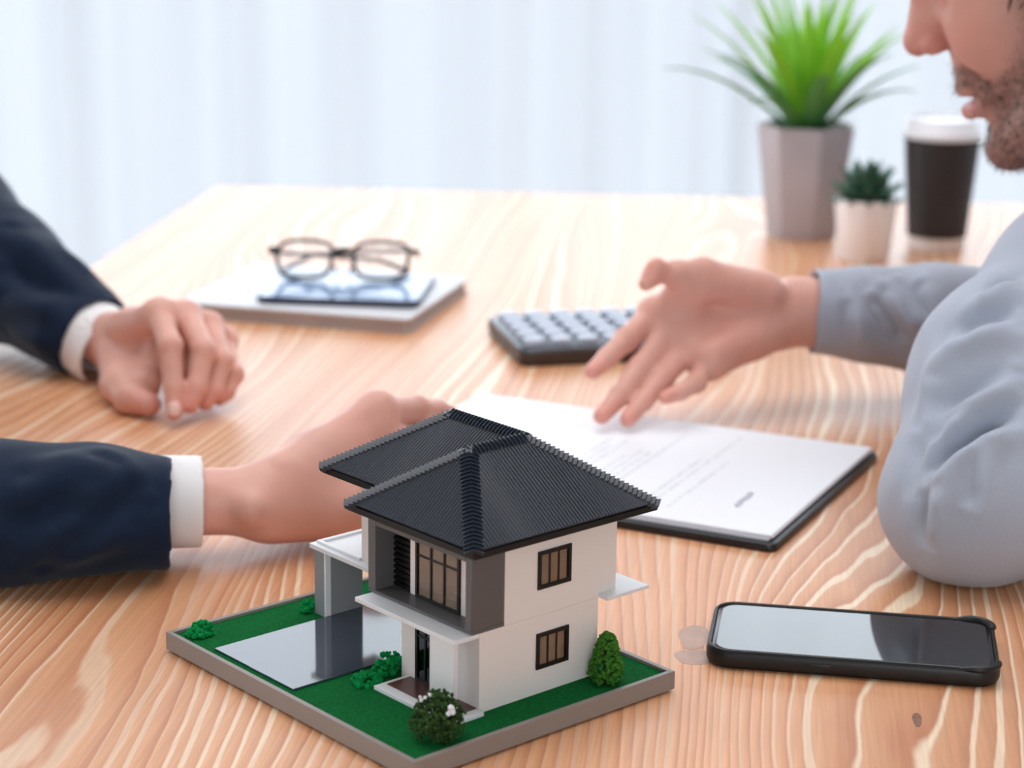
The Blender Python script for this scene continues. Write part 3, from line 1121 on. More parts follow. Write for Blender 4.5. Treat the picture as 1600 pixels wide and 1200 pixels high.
sl = (.034 - .0180) / (x1 - x0)


def dz_(x):
    return .0180 + (x - x0) * sl + .0004


xa, xb, yb = x0 + .008, x1 - .006, y1 - .008
g.add([(xa, -yb, dz_(xa)), (xb, -yb, dz_(xb)), (xb, yb, dz_(xb)), (xa, yb, dz_(xa)), (xa, -yb, dz_(xa) - .002), (xb, -yb, dz_(xb) - .002), (xb, yb, dz_(xb) - .002), (xa, yb, dz_(xa) - .002)],
      [(0, 1, 2, 3), (4, 7, 6, 5), (0, 4, 5, 1), (1, 5, 6, 2), (2, 6, 7, 3), (3, 7, 4, 0)])
g.build('display', M_lcd, calc)
kk = soft_slab([(.0165, .0130, .003, 0), (.0165, .0130, .003, .0032), (.0145, .0110, .0028, .0048)], 3).build('key', M_key, calc, smooth=True)
kk.location = (-CL / 2 + .0155, -CW / 2 + .0175, .0150)
for i in range(6):
    for j in range(5):
        if i == j == 0:
            continue
        k2 = kk.copy()
        k2.location = (-CL / 2 + .0155 + i * .0222, -CW / 2 + .0175 + j * .0228, .0150)
        COL.objects.link(k2)
        k2.parent = calc

# ------------------------------------------------------------------ plants and cup at the far end
M_pot = mat('grey_concrete_pot', (178, 173, 180), 0.6, noise=0.05, nscale=30)
M_soil = mat('dark_soil', (58, 46, 38), 0.95, noise=0.4, nscale=200, bump=1.0, bscale=300)
pot = empty('potted_plant', (0.3075, 2.196, TZ), 0.25)
tag(pot, 'spiky bright green plant in a tapered grey faceted pot', 'potted plant')
g = MB()
r0, r1, ph_ = .0375, .0530, .119
g.lathe([(r0, 0), (r1, ph_), (r1 - .005, ph_), (r1 - .0075, ph_ - .012)], 7, rot=0.15)
g.build('pot', M_pot, pot, bevel=.0012)
MB().lathe([(.043, ph_ - .016), (.043, ph_ - .011), (.02, ph_ - .008)], 7, rot=0.15).build('soil', M_soil, pot)


def leaf_mat(name, c):
    m = mat(name, c, 0.45, spec=0.4, noise=0.18, nscale=25)
    m.node_tree.nodes['Principled BSDF'].inputs['Subsurface Weight'].default_value = 0.0
    nt = m.node_tree
    out = nt.nodes['Material Output']
    tr = nt.nodes.new('ShaderNodeBsdfTranslucent')
    k = lin(c)
    tr.inputs['Color'].default_value = (min(1, k[0] * 1.5 + .03), min(1, k[1] * 1.35), k[2] * .7, 1)
    mx = nt.nodes.new('ShaderNodeMixShader')
    mx.inputs[0].default_value = 0.42
    nt.links.new(nt.nodes['Principled BSDF'].outputs[0], mx.inputs[1])
    nt.links.new(tr.outputs[0], mx.inputs[2])
    nt.links.new(mx.outputs[0], out.inputs['Surface'])
    return m


M_leaf = leaf_mat('plant_leaf_bright', (158, 208, 84))
M_leaf2 = leaf_mat('plant_leaf_dark', (98, 158, 100))


def blade(path, w, th, up=(0, 0, 1)):
    """tapered, slightly channelled leaf along a path"""
    n = len(path)
    P = [np.array(p, float) for p in path]
    vs, fs = [], []
    for i in range(n):
        t = P[min(i + 1, n - 1)] - P[max(i - 1, 0)]
        t /= np.linalg.norm(t)
        s = np.cross(t, np.array(up, float))
        if np.linalg.norm(s) < 1e-3:
            s = np.array([1.0, 0, 0])
        s /= np.linalg.norm(s)
        nn = np.cross(s, t)
        f = i / (n - 1)
        ww = w * (0.55 + 0.9 * f if f < 0.35 else 0.865 * (1 - ((f - .35) / .65) ** 1.5)) + 0.0004
        for a, b_ in ((-1, .25), (0, 0.0), (1, .25), (0, -1)):
            off = nn * (ww * b_ if b_ >= 0 else -th * (1 - 0.8 * f))
            vs.append(P[i] + s * (ww * a) + off)
    for i in range(n - 1):
        for k in range(4):
            k2 = (k + 1) % 4
            fs.append((4 * i + k, 4 * i + k2, 4 * i + 4 + k2, 4 * i + 4 + k))
    fs += [(3, 2, 1, 0), (4 * n - 4, 4 * n - 3, 4 * n - 2, 4 * n - 1)]
    g = MB()
    g.v, g.f = vs, fs
    return g


rr = random.Random(21)
leaf_specs = []
for i in range(34):
    az = i * 2.39996 + rr.uniform(-.2, .2)
    lean = 0.12 + 0.98 * (i / 33.0) ** 0.9 + rr.uniform(-.06, .06)
    ln = rr.uniform(.135, .185) * (1.0 - 0.10 * (lean - .5))
    leaf_specs.append((az, lean, ln))
for i, (az, lean, ln) in enumerate(leaf_specs):
    p = np.array([.010 * math.cos(az) * lean, .010 * math.sin(az) * lean, ph_ - .012])
    path = [p.copy()]
    ang = lean * 0.85
    for k in range(7):
        ang += (0.035 + 0.10 * max(0, lean - .45)) * (k / 3.0)
        p = p + (ln / 7) * np.array([math.sin(ang) * math.cos(az), math.sin(ang) * math.sin(az), math.cos(ang)])
        path.append(p.copy())
    blade(path, rr.uniform(.0092, .0124), .0024, up=(-math.cos(az) * .98, -math.sin(az) * .98, .2)).build('leaf', M_leaf if lean < .78 else M_leaf2, pot, smooth=True)

M_wpot = mat('white_ceramic_pot', (242, 242, 246), 0.4)
sp_ = empty('potted_succulent', (0.3530, 2.069, TZ), 0)
tag(sp_, 'small dark green succulent in a white tapered pot', 'potted plant')
MB().lathe([(.0235, 0), (.0255, .002), (.0315, .060), (.0315, .062), (.0290, .062), (.0275, .053)], 32).build('pot', M_wpot, sp_, smooth=True)
MB().lathe([(.0272, .050), (.0272, .054), (.012, .056)], 20).build('soil', M_soil, sp_)
M_succ = mat('succulent_green', (64, 102, 84), 0.5, noise=0.25, nscale=60)
first = None
for ring_i, (cnt, lean, ln, z) in enumerate(((5, .22, .030, .064), (8, .55, .031, .061), (10, .92, .029, .058), (11, 1.25, .025, .056))):
    for k in range(cnt):
        az = 2 * math.pi * k / cnt + ring_i * .4
        if first is None:
            pth = [(0, 0, 0), (0, 0, .3), (0, .03, .6), (0, .02, .85), (0, -.02, 1.0)]
            first = blade([(x, y, zz) for x, y, zz in pth], .20, .16, up=(0, -1, 0)).build('leaf', M_succ, sp_, smooth=True)
            o = first
        else:
            o = first.copy()
            COL.objects.link(o)
            o.parent = sp_
        o.location = (.004 * math.cos(az), .004 * math.sin(az), z - .006)
        o.rotation_euler = (0, lean, az) if False else Matrix.Rotation(az - math.pi / 2, 3, 'Z').to_4x4().to_euler()
        o.rotation_euler = (Matrix.Rotation(az + math.pi / 2, 3, 'Z') @ Matrix.Rotation(lean, 3, 'X')).to_euler()
        o.scale = (ln * 1.7, ln * 1.45, ln * 1.45)

cup = empty('coffee_cup', (0.4390, 2.135, TZ), 0)
tag(cup, 'tall takeaway coffee cup with black sleeve and white lid', 'cup')
M_cupw = mat('white_paper_cup', (232, 224, 220), 0.5)
M_sleeve = mat('black_cup_sleeve', (42, 38, 40), 0.55)
M_lid = mat('white_plastic_lid', (236, 236, 242), 0.3)
ch = .118
MB().lathe([(.0270, 0), (.0285, .0008), (.0380, ch), (.0360, ch), (.0268, .004)], 40).build('cup_body', M_cupw, cup, smooth=True)
rs = lambda z: .0285 + (.0380 - .0285) * z / ch
MB().lathe([(rs(.014), .014), (rs(.014) + .0009, .014), (rs(.115) + .0009, .115), (rs(.115), .115)], 40).build('sleeve', M_sleeve, cup, smooth=True)
MB().lathe([(.0385, ch - .003), (.0405, ch - .002), (.0405, ch + .003), (.0385, ch + .005), (.0365, ch + .015), (.0345, ch + .017), (.0330, ch + .014), (.010, ch + .0135)], 40).build('lid', M_lid, cup, smooth=True)
MB().lathe([(.0035, ch + .0136), (.0035, ch + .0141)], 10, cx=0.0, cy=-.024).build('sip_hole', M_sleeve, cup)

# ------------------------------------------------------------------ people: smooth bodies grown from distance fields
class Field:
    def __init__(self, lo, hi, h):
        self.lo, self.h = np.array(lo, float), h
        self.n = np.ceil((np.array(hi) - self.lo) / h).astype(int) + 1
        self.v = np.full(self.n, 1e3, np.float32)

    def sub(self, lo, hi):
        a = np.clip(np.floor((np.array(lo) - self.lo) / self.h).astype(int), 0, self.n)
        b = np.clip(np.ceil((np.array(hi) - self.lo) / self.h).astype(int) + 1, 0, self.n)
        if np.any(b <= a):
            return None
        sl = tuple(slice(i, j) for i, j in zip(a, b))
        ax = [self.lo[k] + self.h * np.arange(a[k], b[k]) for k in range(3)]
        return sl, ax[0][:, None, None], ax[1][None, :, None], ax[2][None, None, :]

    def put(self, sl, d, k, cut=False):
        a = self.v[sl]
        if cut:
            d = -d
            hh = np.maximum(k - np.abs(a - d), 0) / k
            self.v[sl] = np.maximum(a, d) + hh * hh * k * 0.25
        else:
            hh = np.maximum(k - np.abs(a - d), 0) / k
            self.v[sl] = np.minimum(a, d) - hh * hh * k * 0.25

    def cone(self, a, b, ra, rb, k=0.004, flat=None, ff=1.0, cut=False):
        """tapered capsule; flat/ff squash it along one direction"""
        a, b = np.array(a, float), np.array(b, float)
        pad = max(ra, rb) * max(1.0, ff) + 2 * k + 3 * self.h
        s = self.sub(np.minimum(a, b) - pad, np.maximum(a, b) + pad)
        if s is None:
            return self
        sl, X, Y, Z = s
        d = b - a
        L2 = max(d @ d, 1e-12)
        qx, qy, qz = X - a[0], Y - a[1], Z - a[2]
        t = np.clip((qx * d[0] + qy * d[1] + qz * d[2]) / L2, 0, 1)
        qx, qy, qz = qx - t * d[0], qy - t * d[1], qz - t * d[2]
        if flat is not None:
            n = np.array(flat, float)
            n /= np.linalg.norm(n)
            e = (qx * n[0] + qy * n[1] + qz * n[2]) * (1 / ff - 1)
            qx, qy, qz = qx + e * n[0], qy + e * n[1], qz + e * n[2]
        r = ra + (rb - ra) * t
        self.put(sl, ((np.sqrt(qx * qx + qy * qy + qz * qz) - r) * min(1.0, ff)).astype(np.float32), k, cut)
        return self

    def chain(self, pts, rads, k=0.003, **kw):
        for i in range(len(pts) - 1):
            self.cone(pts[i], pts[i + 1], rads[i], rads[i + 1], k, **kw)
        return self

    def ell(self, c, rad, R=None, k=0.008, cut=False):
        c, rad = np.array(c, float), np.array(rad, float)
        R = np.eye(3) if R is None else np.array(R, float)       # columns: local axes
        pad = rad.max() + 2 * k + 3 * self.h
        s = self.sub(c - pad, c + pad)
        if s is None:
            return self
        sl, X, Y, Z = s
        q = [X - c[0], Y - c[1], Z - c[2]]
        l = [(q[0] * R[0, i] + q[1] * R[1, i] + q[2] * R[2, i]) / rad[i] for i in range(3)]
        k0 = np.sqrt(l[0] ** 2 + l[1] ** 2 + l[2] ** 2) + 1e-9
        k1 = np.sqrt((l[0] / rad[0]) ** 2 + (l[1] / rad[1]) ** 2 + (l[2] / rad[2]) ** 2) + 1e-9
        self.put(sl, (k0 * (k0 - 1) / k1).astype(np.float32), k, cut)
        return self

    def half(self, p, n, k=0.001):
        """keep what lies behind the plane through p with normal n"""
        p, n = np.array(p, float), np.array(n, float)
        n /= np.linalg.norm(n)
        ax = [self.lo[i] + self.h * np.arange(self.n[i]) for i in range(3)]
        d = (ax[0][:, None, None] - p[0]) * n[0] + (ax[1][None, :, None] - p[1]) * n[1] + (ax[2][None, None, :] - p[2]) * n[2]
        self.v = np.maximum(self.v, d.astype(np.float32))
        return self

    def tube_end(self, p, n, q, r0, r1):
        """open the end of a sleeve: slice at p (normal n) and hollow it back to q"""
        p, n, q = np.array(p, float), np.array(n, float), np.array(q, float)
        n /= np.linalg.norm(n)
        pad = 0.09
        s = self.sub(p - pad, p + pad)
        sl, X, Y, Z = s
        d = ((X - p[0]) * n[0] + (Y - p[1]) * n[1] + (Z - p[2]) * n[2]).astype(np.float32)
        near = np.sqrt((X - p[0]) ** 2 + (Y - p[1]) ** 2 + (Z - p[2]) ** 2) < 0.085
        self.v[sl] = np.where(near, np.maximum(self.v[sl], d), self.v[sl])
        self.cone(p + n * 0.02, q, r0, r1, 0.0015, cut=True)
        return self

    def mesh(self, smooth=1):
        v = self.v
        s = v < 0
        nx, ny, nz = v.shape
        cnt = np.zeros((nx - 1, ny - 1, nz - 1), np.int8)
        for i in (0, 1):
            for j in (0, 1):
                for k in (0, 1):
                    cnt += s[i:nx - 1 + i, j:ny - 1 + j, k:nz - 1 + k]
        act = (cnt > 0) & (cnt < 8)
        cells = np.argwhere(act)
        idx = np.full(act.shape, -1, np.int64)
        idx[act] = np.arange(len(cells))
        acc = np.zeros((len(cells), 3))
        num = np.zeros(len(cells))
        off = [(i, j, k) for i in (0, 1) for j in (0, 1) for k in (0, 1)]
        for o0 in off:
            for ax in range(3):
                if o0[ax]:
                    continue
                o1 = list(o0)
                o1[ax] = 1
                a = v[cells[:, 0] + o0[0], cells[:, 1] + o0[1], cells[:, 2] + o0[2]]
                b_ = v[cells[:, 0] + o1[0], cells[:, 1] + o1[1], cells[:, 2] + o1[2]]
                cr_ = (a < 0) != (b_ < 0)
                t = np.where(cr_, a / np.where(cr_, a - b_, 1), 0)
                p = np.tile(np.array(o0, float), (len(cells), 1))
                p[:, ax] += t
                acc[cr_] += p[cr_]
                num[cr_] += 1
        verts = self.lo + self.h * (cells + acc / np.maximum(num, 1)[:, None])
        faces = []
        for ax in range(3):
            u, w = [(1, 2), (2, 0), (0, 1)][ax]
            s0 = [slice(None)] * 3
            s1 = [slice(None)] * 3
            s0[ax], s1[ax] = slice(0, -1), slice(1, None)
            e = np.argwhere(s[tuple(s0)] != s[tuple(s1)])
            ok = (e[:, u] > 0) & (e[:, w] > 0) & (e[:, u] < v.shape[u] - 1) & (e[:, w] < v.shape[w] - 1)
            e = e[ok]
            q = []
            for du, dw in ((-1, -1), (0, -1), (0, 0), (-1, 0)):
                c = e.copy()
                c[:, u] += du
                c[:, w] += dw
                q.append(idx[c[:, 0], c[:, 1], c[:, 2]])
            q = np.stack(q, 1)
            flip = ~s[e[:, 0], e[:, 1], e[:, 2]]
            q[flip] = q[flip][:, ::-1]
            faces.append(q)
        F = np.concatenate(faces)
        F = F[(F >= 0).all(1)]
        for _ in range(smooth):
            verts = relax(verts, F)
        return verts, F


def relax(V, F, w=0.6):
    acc = np.zeros_like(V)
    num = np.zeros(len(V))
    for k in range(4):
        a, b_ = F[:, k], F[:, (k + 1) % 4]
        np.add.at(acc, a, V[b_])
        np.add.at(num, a, 1)
        np.add.at(acc, b_, V[a])
        np.add.at(num, b_, 1)
    m = num > 0
    V = V.copy()
    V[m] += w * (acc[m] / num[m][:, None] - V[m])
    return V


def vnormals(V, F):
    n = np.cross(V[F[:, 2]] - V[F[:, 0]], V[F[:, 3]] - V[F[:, 1]])
    out = np.zeros_like(V)
    for k in range(4):
        np.add.at(out, F[:, k], n)
    return out / (np.linalg.norm(out, axis=1)[:, None] + 1e-12)


def seg_dist(V, P):
    """distance of every vertex to a polyline"""
    best = np.full(len(V), 1e9)
    for a, b_ in zip(P[:-1], P[1:]):
        d = b_ - a
        t = np.clip(((V - a) @ d) / max(d @ d, 1e-12), 0, 1)
        best = np.minimum(best, np.linalg.norm(V - a - t[:, None] * d, axis=1))
    return best


def snap(V, pix):
    """points of a surface seen along given sight lines"""
    out = []
    rel = V - CPOS
    for px, py in pix:
        d = np.array([(px - 800) / FPX, (600 - py) / FPX, 1.0]) @ CR
        d /= np.linalg.norm(d)
        t = rel @ d
        off = np.linalg.norm(rel - t[:, None] * d, axis=1)
        m = off < max(0.004, off.min() * 1.5)
        i = np.argmin(np.where(m, t, 1e9))
        out.append(V[i])
    # resample densely
    P = [out[0]]
    for a, b_ in zip(out[:-1], out[1:]):
        for k in range(1, 5):
            P.append(a + (b_ - a) * k / 4)
    return np.array(P)


FOLD = 2.3


def fold(V, F, folds):
    """raise ridges (+) and press creases (-) along polylines; widths in metres"""
    N_ = vnormals(V, F)
    D = np.zeros(len(V))
    for pix, amp, wid in folds:
        P = snap(V, pix)
        L_ = np.linalg.norm(np.diff(P, axis=0), axis=1).sum() + 1e-9
        d = seg_dist(V, P)
        # fade out towards the polyline's ends
        e = np.minimum(np.linalg.norm(V - P[0], axis=1), np.linalg.norm(V - P[-1], axis=1))
        D += FOLD * amp * np.exp(-(d / wid) ** 2) * np.sin(np.clip(e / (0.42 * L_), 0, 1) * 1.5708)
    V = V + N_ * D[:, None]
    return relax(relax(relax(V, F), F), F)


def wave_noise(V, seed, freq, octaves=3):
    r = np.random.RandomState(seed)
    out = np.zeros(len(V))
    for o in range(octaves):
        for _ in range(3):
            k = r.normal(size=3)
            k *= freq * (1.9 ** o) / np.linalg.norm(k)
            out += np.sin(V @ k + r.uniform(0, 6.28)) / (1.8 ** o)
    return out / 3.0


def join(parts):
    V, F, n = [], [], 0
    for v, f in parts:
        V.append(v)
        F.append(f + n)
        n += len(v)
    return np.concatenate(V), np.concatenate(F)


SKIN = np.array(lin((222, 168, 152))[:3])


def skin_cols(V, base, blobs, seed=1):
    c = np.tile(np.array(base), (len(V), 1))
    c *= (1 + 0.05 * wave_noise(V, seed, 160))[:, None]
    for p, r, col, w in blobs:
        d = np.linalg.norm(V - np.array(p), axis=1)
        f = (w * np.exp(-(d / r) ** 2))[:, None]
        c = c * (1 - f) + np.array(lin(col)[:3]) * f
    return np.clip(c, 0, 1)


def hand_field(F, wrist, fingers, thumb, palm_n, arm, arm_r=(.0205, .0265), rs=1.0, extra=(), wrist_ff=1.3, wide=None, thr=(.0150, .0118, .0102, .0080), thk=.008, fr=0.92):
    """wrist, four finger chains (MCP..tip), thumb chain, palm extras; all world points"""
    wrist = np.array(wrist)
    k = .010
    for i, ch in enumerate(fingers):
        r_m = (.0122, .0120, .0113, .0103)[i] * rs * fr
        F.cone(wrist + (ch[0] - wrist) * 0.22, ch[0], .0132 * rs, r_m, k)
    F.cone(fingers[0][0], fingers[3][0], .0100 * rs, .0090 * rs, k)
    F.cone((fingers[0][0] + wrist) / 2, (fingers[3][0] + wrist) / 2, .0130 * rs, .0125 * rs, k)
    for a, b_, ra, rb in extra:
        F.cone(a, b_, ra, rb, .010)
    F.cone(wrist, arm, arm_r[0], arm_r[1], .014, flat=wide, ff=wrist_ff if wide is not None else 1.0)
    R4 = [(.0101, .0087, .0076, .0063), (.0101, .0089, .0078, .0065), (.0096, .0083, .0073, .0061), (.0086, .0072, .0064, .0054)]
    for ch, rr_ in zip(fingers, R4):
        F.chain(ch, [r * rs * fr for r in rr_], .0030)
        F.ell(ch[1], [.0090 * rs * fr * (rr_[1] / .0087)] * 3, k=.003)          # knuckle
    F.chain(thumb, [r * rs for r in thr], thk)
    return F


def hand_blobs(fingers, thumb):
    bl = []
    for ch in list(fingers) + [thumb]:
        bl.append((ch[3], .011, (226, 138, 124), .55))
        bl.append((ch[1], .009, (206, 138, 118), .35))
        bl.append((ch[0], .012, (208, 142, 122), .25))
    return bl


M_skin = vcol_mat('skin', 0.45, sss=0.25, bump=0.10, bscale=900, spec=0.4)
M_nail = mat('fingernail', (232, 188, 176), 0.25, spec=0.6)
M_suit = mat('navy_suit_wool', (12, 31, 55), 0.75, spec=0.2, noise=0.10, nscale=600, bump=0.25, bscale=1400, sheen=0.08)
M_shirtw = mat('white_dress_shirt', (240, 236, 236), 0.7, spec=0.2, bump=0.12, bscale=1200)
M_shirtb = mat('pale_blue_shirt', (170, 176, 190), 0.75, spec=0.2, noise=0.05, nscale=900, bump=0.22, bscale=1600, sheen=0.2)
M_trouser = mat('dark_trousers', (40, 42, 50), 0.8, spec=0.2)
M_shoe = mat('black_shoe', (20, 18, 18), 0.3)
M_hair = mat('dark_brown_hair', (44, 32, 27), 0.6, noise=0.4, nscale=300, bump=0.8, bscale=500)
M_button = mat('dark_button', (18, 20, 28), 0.3)


def A3(x, y, z):
    return np.array([x, y, TZ + z])


# ---- head in its own frame (millimetres from the nose tip: x forward, y left, z up)
def make_head(tip, yaw_f, pitch, beard, seed, neck_to, res=.0021):
    f0 = np.array([math.cos(yaw_f), math.sin(yaw_f), 0])
    left = np.array([-f0[1], f0[0], 0])
    fx = f0 * math.cos(pitch) + np.array([0, 0, -1]) * math.sin(pitch)
    uz = np.cross(fx, left)
    R = np.stack([fx, left, uz], 1)
    tip = np.array(tip)

    def T(x, y, z):
        return tip + R @ (np.array([x, y, z]) * .001)
    ctr = T(-95, 0, 20)
    F = Field(np.minimum(ctr - .155, np.array(neck_to) - .06), np.maximum(ctr + .155, np.array(neck_to) + .06), res)

    def el(x, y, z, rx, ry, rz, k=.012, cut=False, rot=0.0):
        Rl = R
        if rot:
            c_, s_ = math.cos(rot), math.sin(rot)
            Rl = R @ np.array([[c_, 0, s_], [0, 1, 0], [-s_, 0, c_]])
        F.ell(T(x, y, z), np.array([rx, ry, rz]) * .001, Rl, k, cut)

    def cn(p, q, r0_, r1_, k=.008, cut=False):
        F.cone(T(*p), T(*q), r0_ * .001, r1_ * .001, k, cut=cut)
    el(-108, 0, 58, 94, 76, 78)                         # skull
    el(-72, 0, 45, 48, 62, 62)                          # forehead
    el(-74, 0, -8, 46, 58, 66, k=.02)                   # face mass
    for s in (-1, 1):
        el(-55, s * 40, 0, 20, 19, 20, k=.02)           # cheeks
        el(-46, s * 28, -12, 14, 16, 18, k=.015)
        cn((-104, s * 56, -38), (-60, s * 34, -78), 16, 14, .02)   # jaw line
        cn((-104, s * 58, -38), (-108, s * 62, 6), 15, 14, .02)
        cn((-60, s * 34, -78), (-43, s * 8, -88), 14, 12.5, .016)
        cn((-29, s * 12, 44), (-36, s * 40, 45), 7.5, 7, .012)     # brow
    el(-41, 0, -87, 13.5, 17, 13, k=.014)               # chin
    el(-44, 0, -32, 19, 25, 20, k=.012)                 # muzzle
    el(-46, 0, -62, 15, 22, 18, k=.012)
    # nose
    cn((-27, 0, 36), (-11.5, 0, 6), 6.2, 7.8, .006)
    cn((-34, 0, 20), (-20, 0, 2), 10, 10.5, .010)
    el(-10.2, 0, 0, 10.2, 10.5, 9.6, k=.005)
    for s in (-1, 1):
        el(-20, s * 11.5, -4, 10, 6.8, 7.6, k=.004)
    # lips: closed row of small cones
    up = [(-40, -24, -46), (-31.5, -13, -41.5), (-27.2, -4, -39.5), (-27.2, 4, -39.5), (-31.5, 13, -41.5), (-40, 24, -46)]
    lo_ = [(-40, -23, -49), (-31, -12, -55.0), (-26.6, 0, -55.5), (-31, 12, -55.0), (-40, 23, -49)]
    F.chain([T(*p) for p in up], [x * .001 for x in (3.5, 5.4, 5.6, 5.6, 5.4, 3.5)], .004)
    F.chain([T(*p) for p in lo_], [x * .001 for x in (3.4, 5.8, 6.6, 5.8, 3.4)], .004)
    el(-26, 0, -48.0, 10, 23, 2.0, k=.003, cut=True)    # parted mouth
    el(-27.5, 0, -70, 5, 16, 5, k=.008, cut=True)
    for s in (-1, 1):
        el(-16.5, s * 5.6, -11.0, 5.2, 3.0, 4.0, k=.003, cut=True)   # nostrils
        cn((-24, s * 20, 2), (-39, s * 31, -40), 2.2, 2.0, .010, cut=True)   # nasolabial furrow
        el(-26, s * 32, 27, 13, 17, 11, k=.012, cut=True)            # eye socket
        el(-45.5, s * 31, 27, 12.6, 12.8, 12.6, k=.003)              # eyeball and lids
        cn((-35.5, s * 22, 30), (-38.5, s * 42, 30), 3.4, 3.4, .005)
        cn((-35.0, s * 22, 22), (-39.0, s * 42, 23), 2.2, 2.2, .006)
        # ears
        el(-113, s * 79, 12, 15, 6, 29, k=.004)
        el(-110, s * 85, 14, 9, 5, 19, k=.004, cut=True)
    F.cone(T(-118, 0, -20), np.array(neck_to), .056, .060, .02)
    V, Q = F.mesh(1)
    loc = ((V - tip) @ R) * 1000.0
    x, y, z = loc[:, 0], np.abs(loc[:, 1]), loc[:, 2]
    cols = skin_cols(V, SKIN * np.array([.94, .90, .89]), [(T(-6, 0, -3), .016, (206, 118, 108), .5), (T(-20, 13, -5), .010, (190, 104, 96), .5), (T(-20, -13, -5), .010, (190, 104, 96), .5),
                                                            (T(-48, 42, -2), .03, (212, 140, 122), .4), (T(-48, -42, -2), .03, (212, 140, 122), .4)], seed)
    lipm = np.exp(-((x + 31) / 9) ** 2 - ((z + 48.5) / 8.5) ** 2 - (y / 19) ** 4)
    lipm = np.clip(lipm * 1.5, 0, 1) * (z < -43)
    cols = cols * (1 - lipm[:, None]) + np.array(lin((190, 108, 106))[:3]) * lipm[:, None]
    # brows and lashes are hair colour on the skin
    HC = np.array(lin((52, 38, 32))[:3])
    bm_ = np.clip(1.4 * np.exp(-((z - 47 + (y - 26) ** 2 * .006) / 3.6) ** 2), 0, 1) * ((y > 9) & (y < 50) & (x > -55))
    cols = cols * (1 - .8 * bm_[:, None]) + HC * .8 * bm_[:, None]
    ls = np.clip(1.3 * np.exp(-((z - 26) / 1.6) ** 2), 0, 1) * ((y > 20) & (y < 44) & (x > -44))
    cols = cols * (1 - .85 * ls[:, None]) + HC * .85 * ls[:, None]
    bd = np.zeros(len(V))
    if beard:
        edge = np.interp(z, [-110, -80, -62, -48, -40, -30, -15, 5, 30], [-10, -28, -38, -42, -44, -62, -74, -80, -84])
        side = 1 / (1 + np.exp((x - edge) / 4.0))
        side *= (x > -108) & (y > 12)
        chin = (1 / (1 + np.exp((z + 66) / 2.5))) * (x > -110)
        must = 1 / (1 + np.exp(-(z + 38.5) * -1.2)) * 0
        must = np.clip(1.35 * np.exp(-((z + 31.5) / 8.5) ** 4), 0, 1) * (y < 27) * (x > -52) * (z < -17.5 - 0.15 * y)
        corner = np.clip(1.2 * np.exp(-((y - 26) / 7) ** 2), 0, 1) * (z < -36) * (x > -60)
        bd = np.clip(np.maximum(np.maximum(side * (z < 28), chin), np.maximum(must, corner)), 0, 1)
        bd *= 1 - .9 * np.clip(lipm * 1.2, 0, 1)
        bd *= (z > -112)
        w = bd * (0.62 + 0.16 * wave_noise(V, 5, 900, 2))
        w = np.clip(w, 0, .85)
        cols = cols * (1 - w[:, None]) + np.array(lin((84, 62, 54))[:3]) * w[:, None]
    return V, Q, cols, bd, T, R, loc


def hair_shell(T, R, tip, parent, res=.003, name='hair'):
    F = Field(T(-100, 0, 55) - .15, T(-100, 0, 55) + .15, res)
    F.ell(T(-112, 0, 66), np.array([100, 83, 84]) * .001, R, .01)
    F.ell(T(-66, 0, 98), np.array([50, 64, 42]) * .001, R, .03)
    F.ell(T(-50, 0, 14), np.array([52, 72, 66]) * .001, R, .006, cut=True)      # hairline over the face
    for s in (-1, 1):
        F.ell(T(-104, s * 86, 8), np.array([20, 20, 32]) * .001, R, .006, cut=True)
        F.cone(T(-90, s * 70, 40), T(-88, s * 67, -2), .009, .006, .006)         # sideburn
    F.half(T(-100, 0, -28), -R[:, 2])
    V, Q = F.mesh(1)
    N_ = vnormals(V, Q)
    V = V + N_ * (0.0012 * wave_noise(V, 9, 300, 3))[:, None]
    o = mesh_obj(name, V, Q, M_hair, parent, smooth=True)
    strands(V, vnormals(V, Q), np.ones(len(V)), 5000, .016, -R[:, 2] * .7 - R[:, 0] * .5, 'hair_strands', parent, M_hair, 12)
    return o


def strands(V, N_, w, n, length, down, name, parent, m, seed):
    """short separate hairs rooted on a surface, one joined part"""
    r = np.random.RandomState(seed)
    p = w / w.sum()
    ids = r.choice(len(V), n, p=p)
    vs, fs = [], []
    for i in ids:
        root = V[i] + r.normal(size=3) * .0008
        d = N_[i] * .55 + np.array(down) * .8 + r.normal(size=3) * .35
        d /= np.linalg.norm(d)
        s = np.cross(d, r.normal(size=3))
        s /= np.linalg.norm(s)
        L_ = length * r.uniform(.5, 1.15)
        k = len(vs)
        vs += [root - s * .00016, root + s * .00016, root + d * L_ * .6 + s * .00012, root + d * L_ + np.array(down) * L_ * .2]
        fs += [(k, k + 1, k + 2), (k, k + 2, k + 3)]
    o = mesh_obj(name, vs, fs, m, parent)
    o['kind'] = 'stuff'
    return o


def nail(parent, dip, tip_, dorsal, r=.0062):
    """thin curved nail plate on the back of a fingertip"""
    dip, tip_, n = np.array(dip), np.array(tip_), np.array(dorsal, float)
    d = tip_ - dip
    d /= np.linalg.norm(d)
    n = n - d * (n @ d)
    n /= np.linalg.norm(n)
    s = np.cross(d, n)
    vs, fs = [], []
    for i, (u, ww) in enumerate(((-.0058, .55), (-.0025, .82), (.0015, .85), (.0050, .62))):
        for j in range(5):
            t = (j - 2) / 2.0 * ww
            vs.append(tip_ + d * u + s * (r * math.sin(t * 1.15)) + n * (r * math.cos(t * 1.15) + .0003))
    for i in range(3):
        for j in range(4):
            a = i * 5 + j
            fs.append((a, a + 1, a + 6, a + 5))
    o = mesh_obj('fingernail', vs, fs, M_nail, parent, smooth=True)
    sd = o.modifiers.new('thickness', 'SOLIDIFY')
    sd.thickness = .0005
    return o


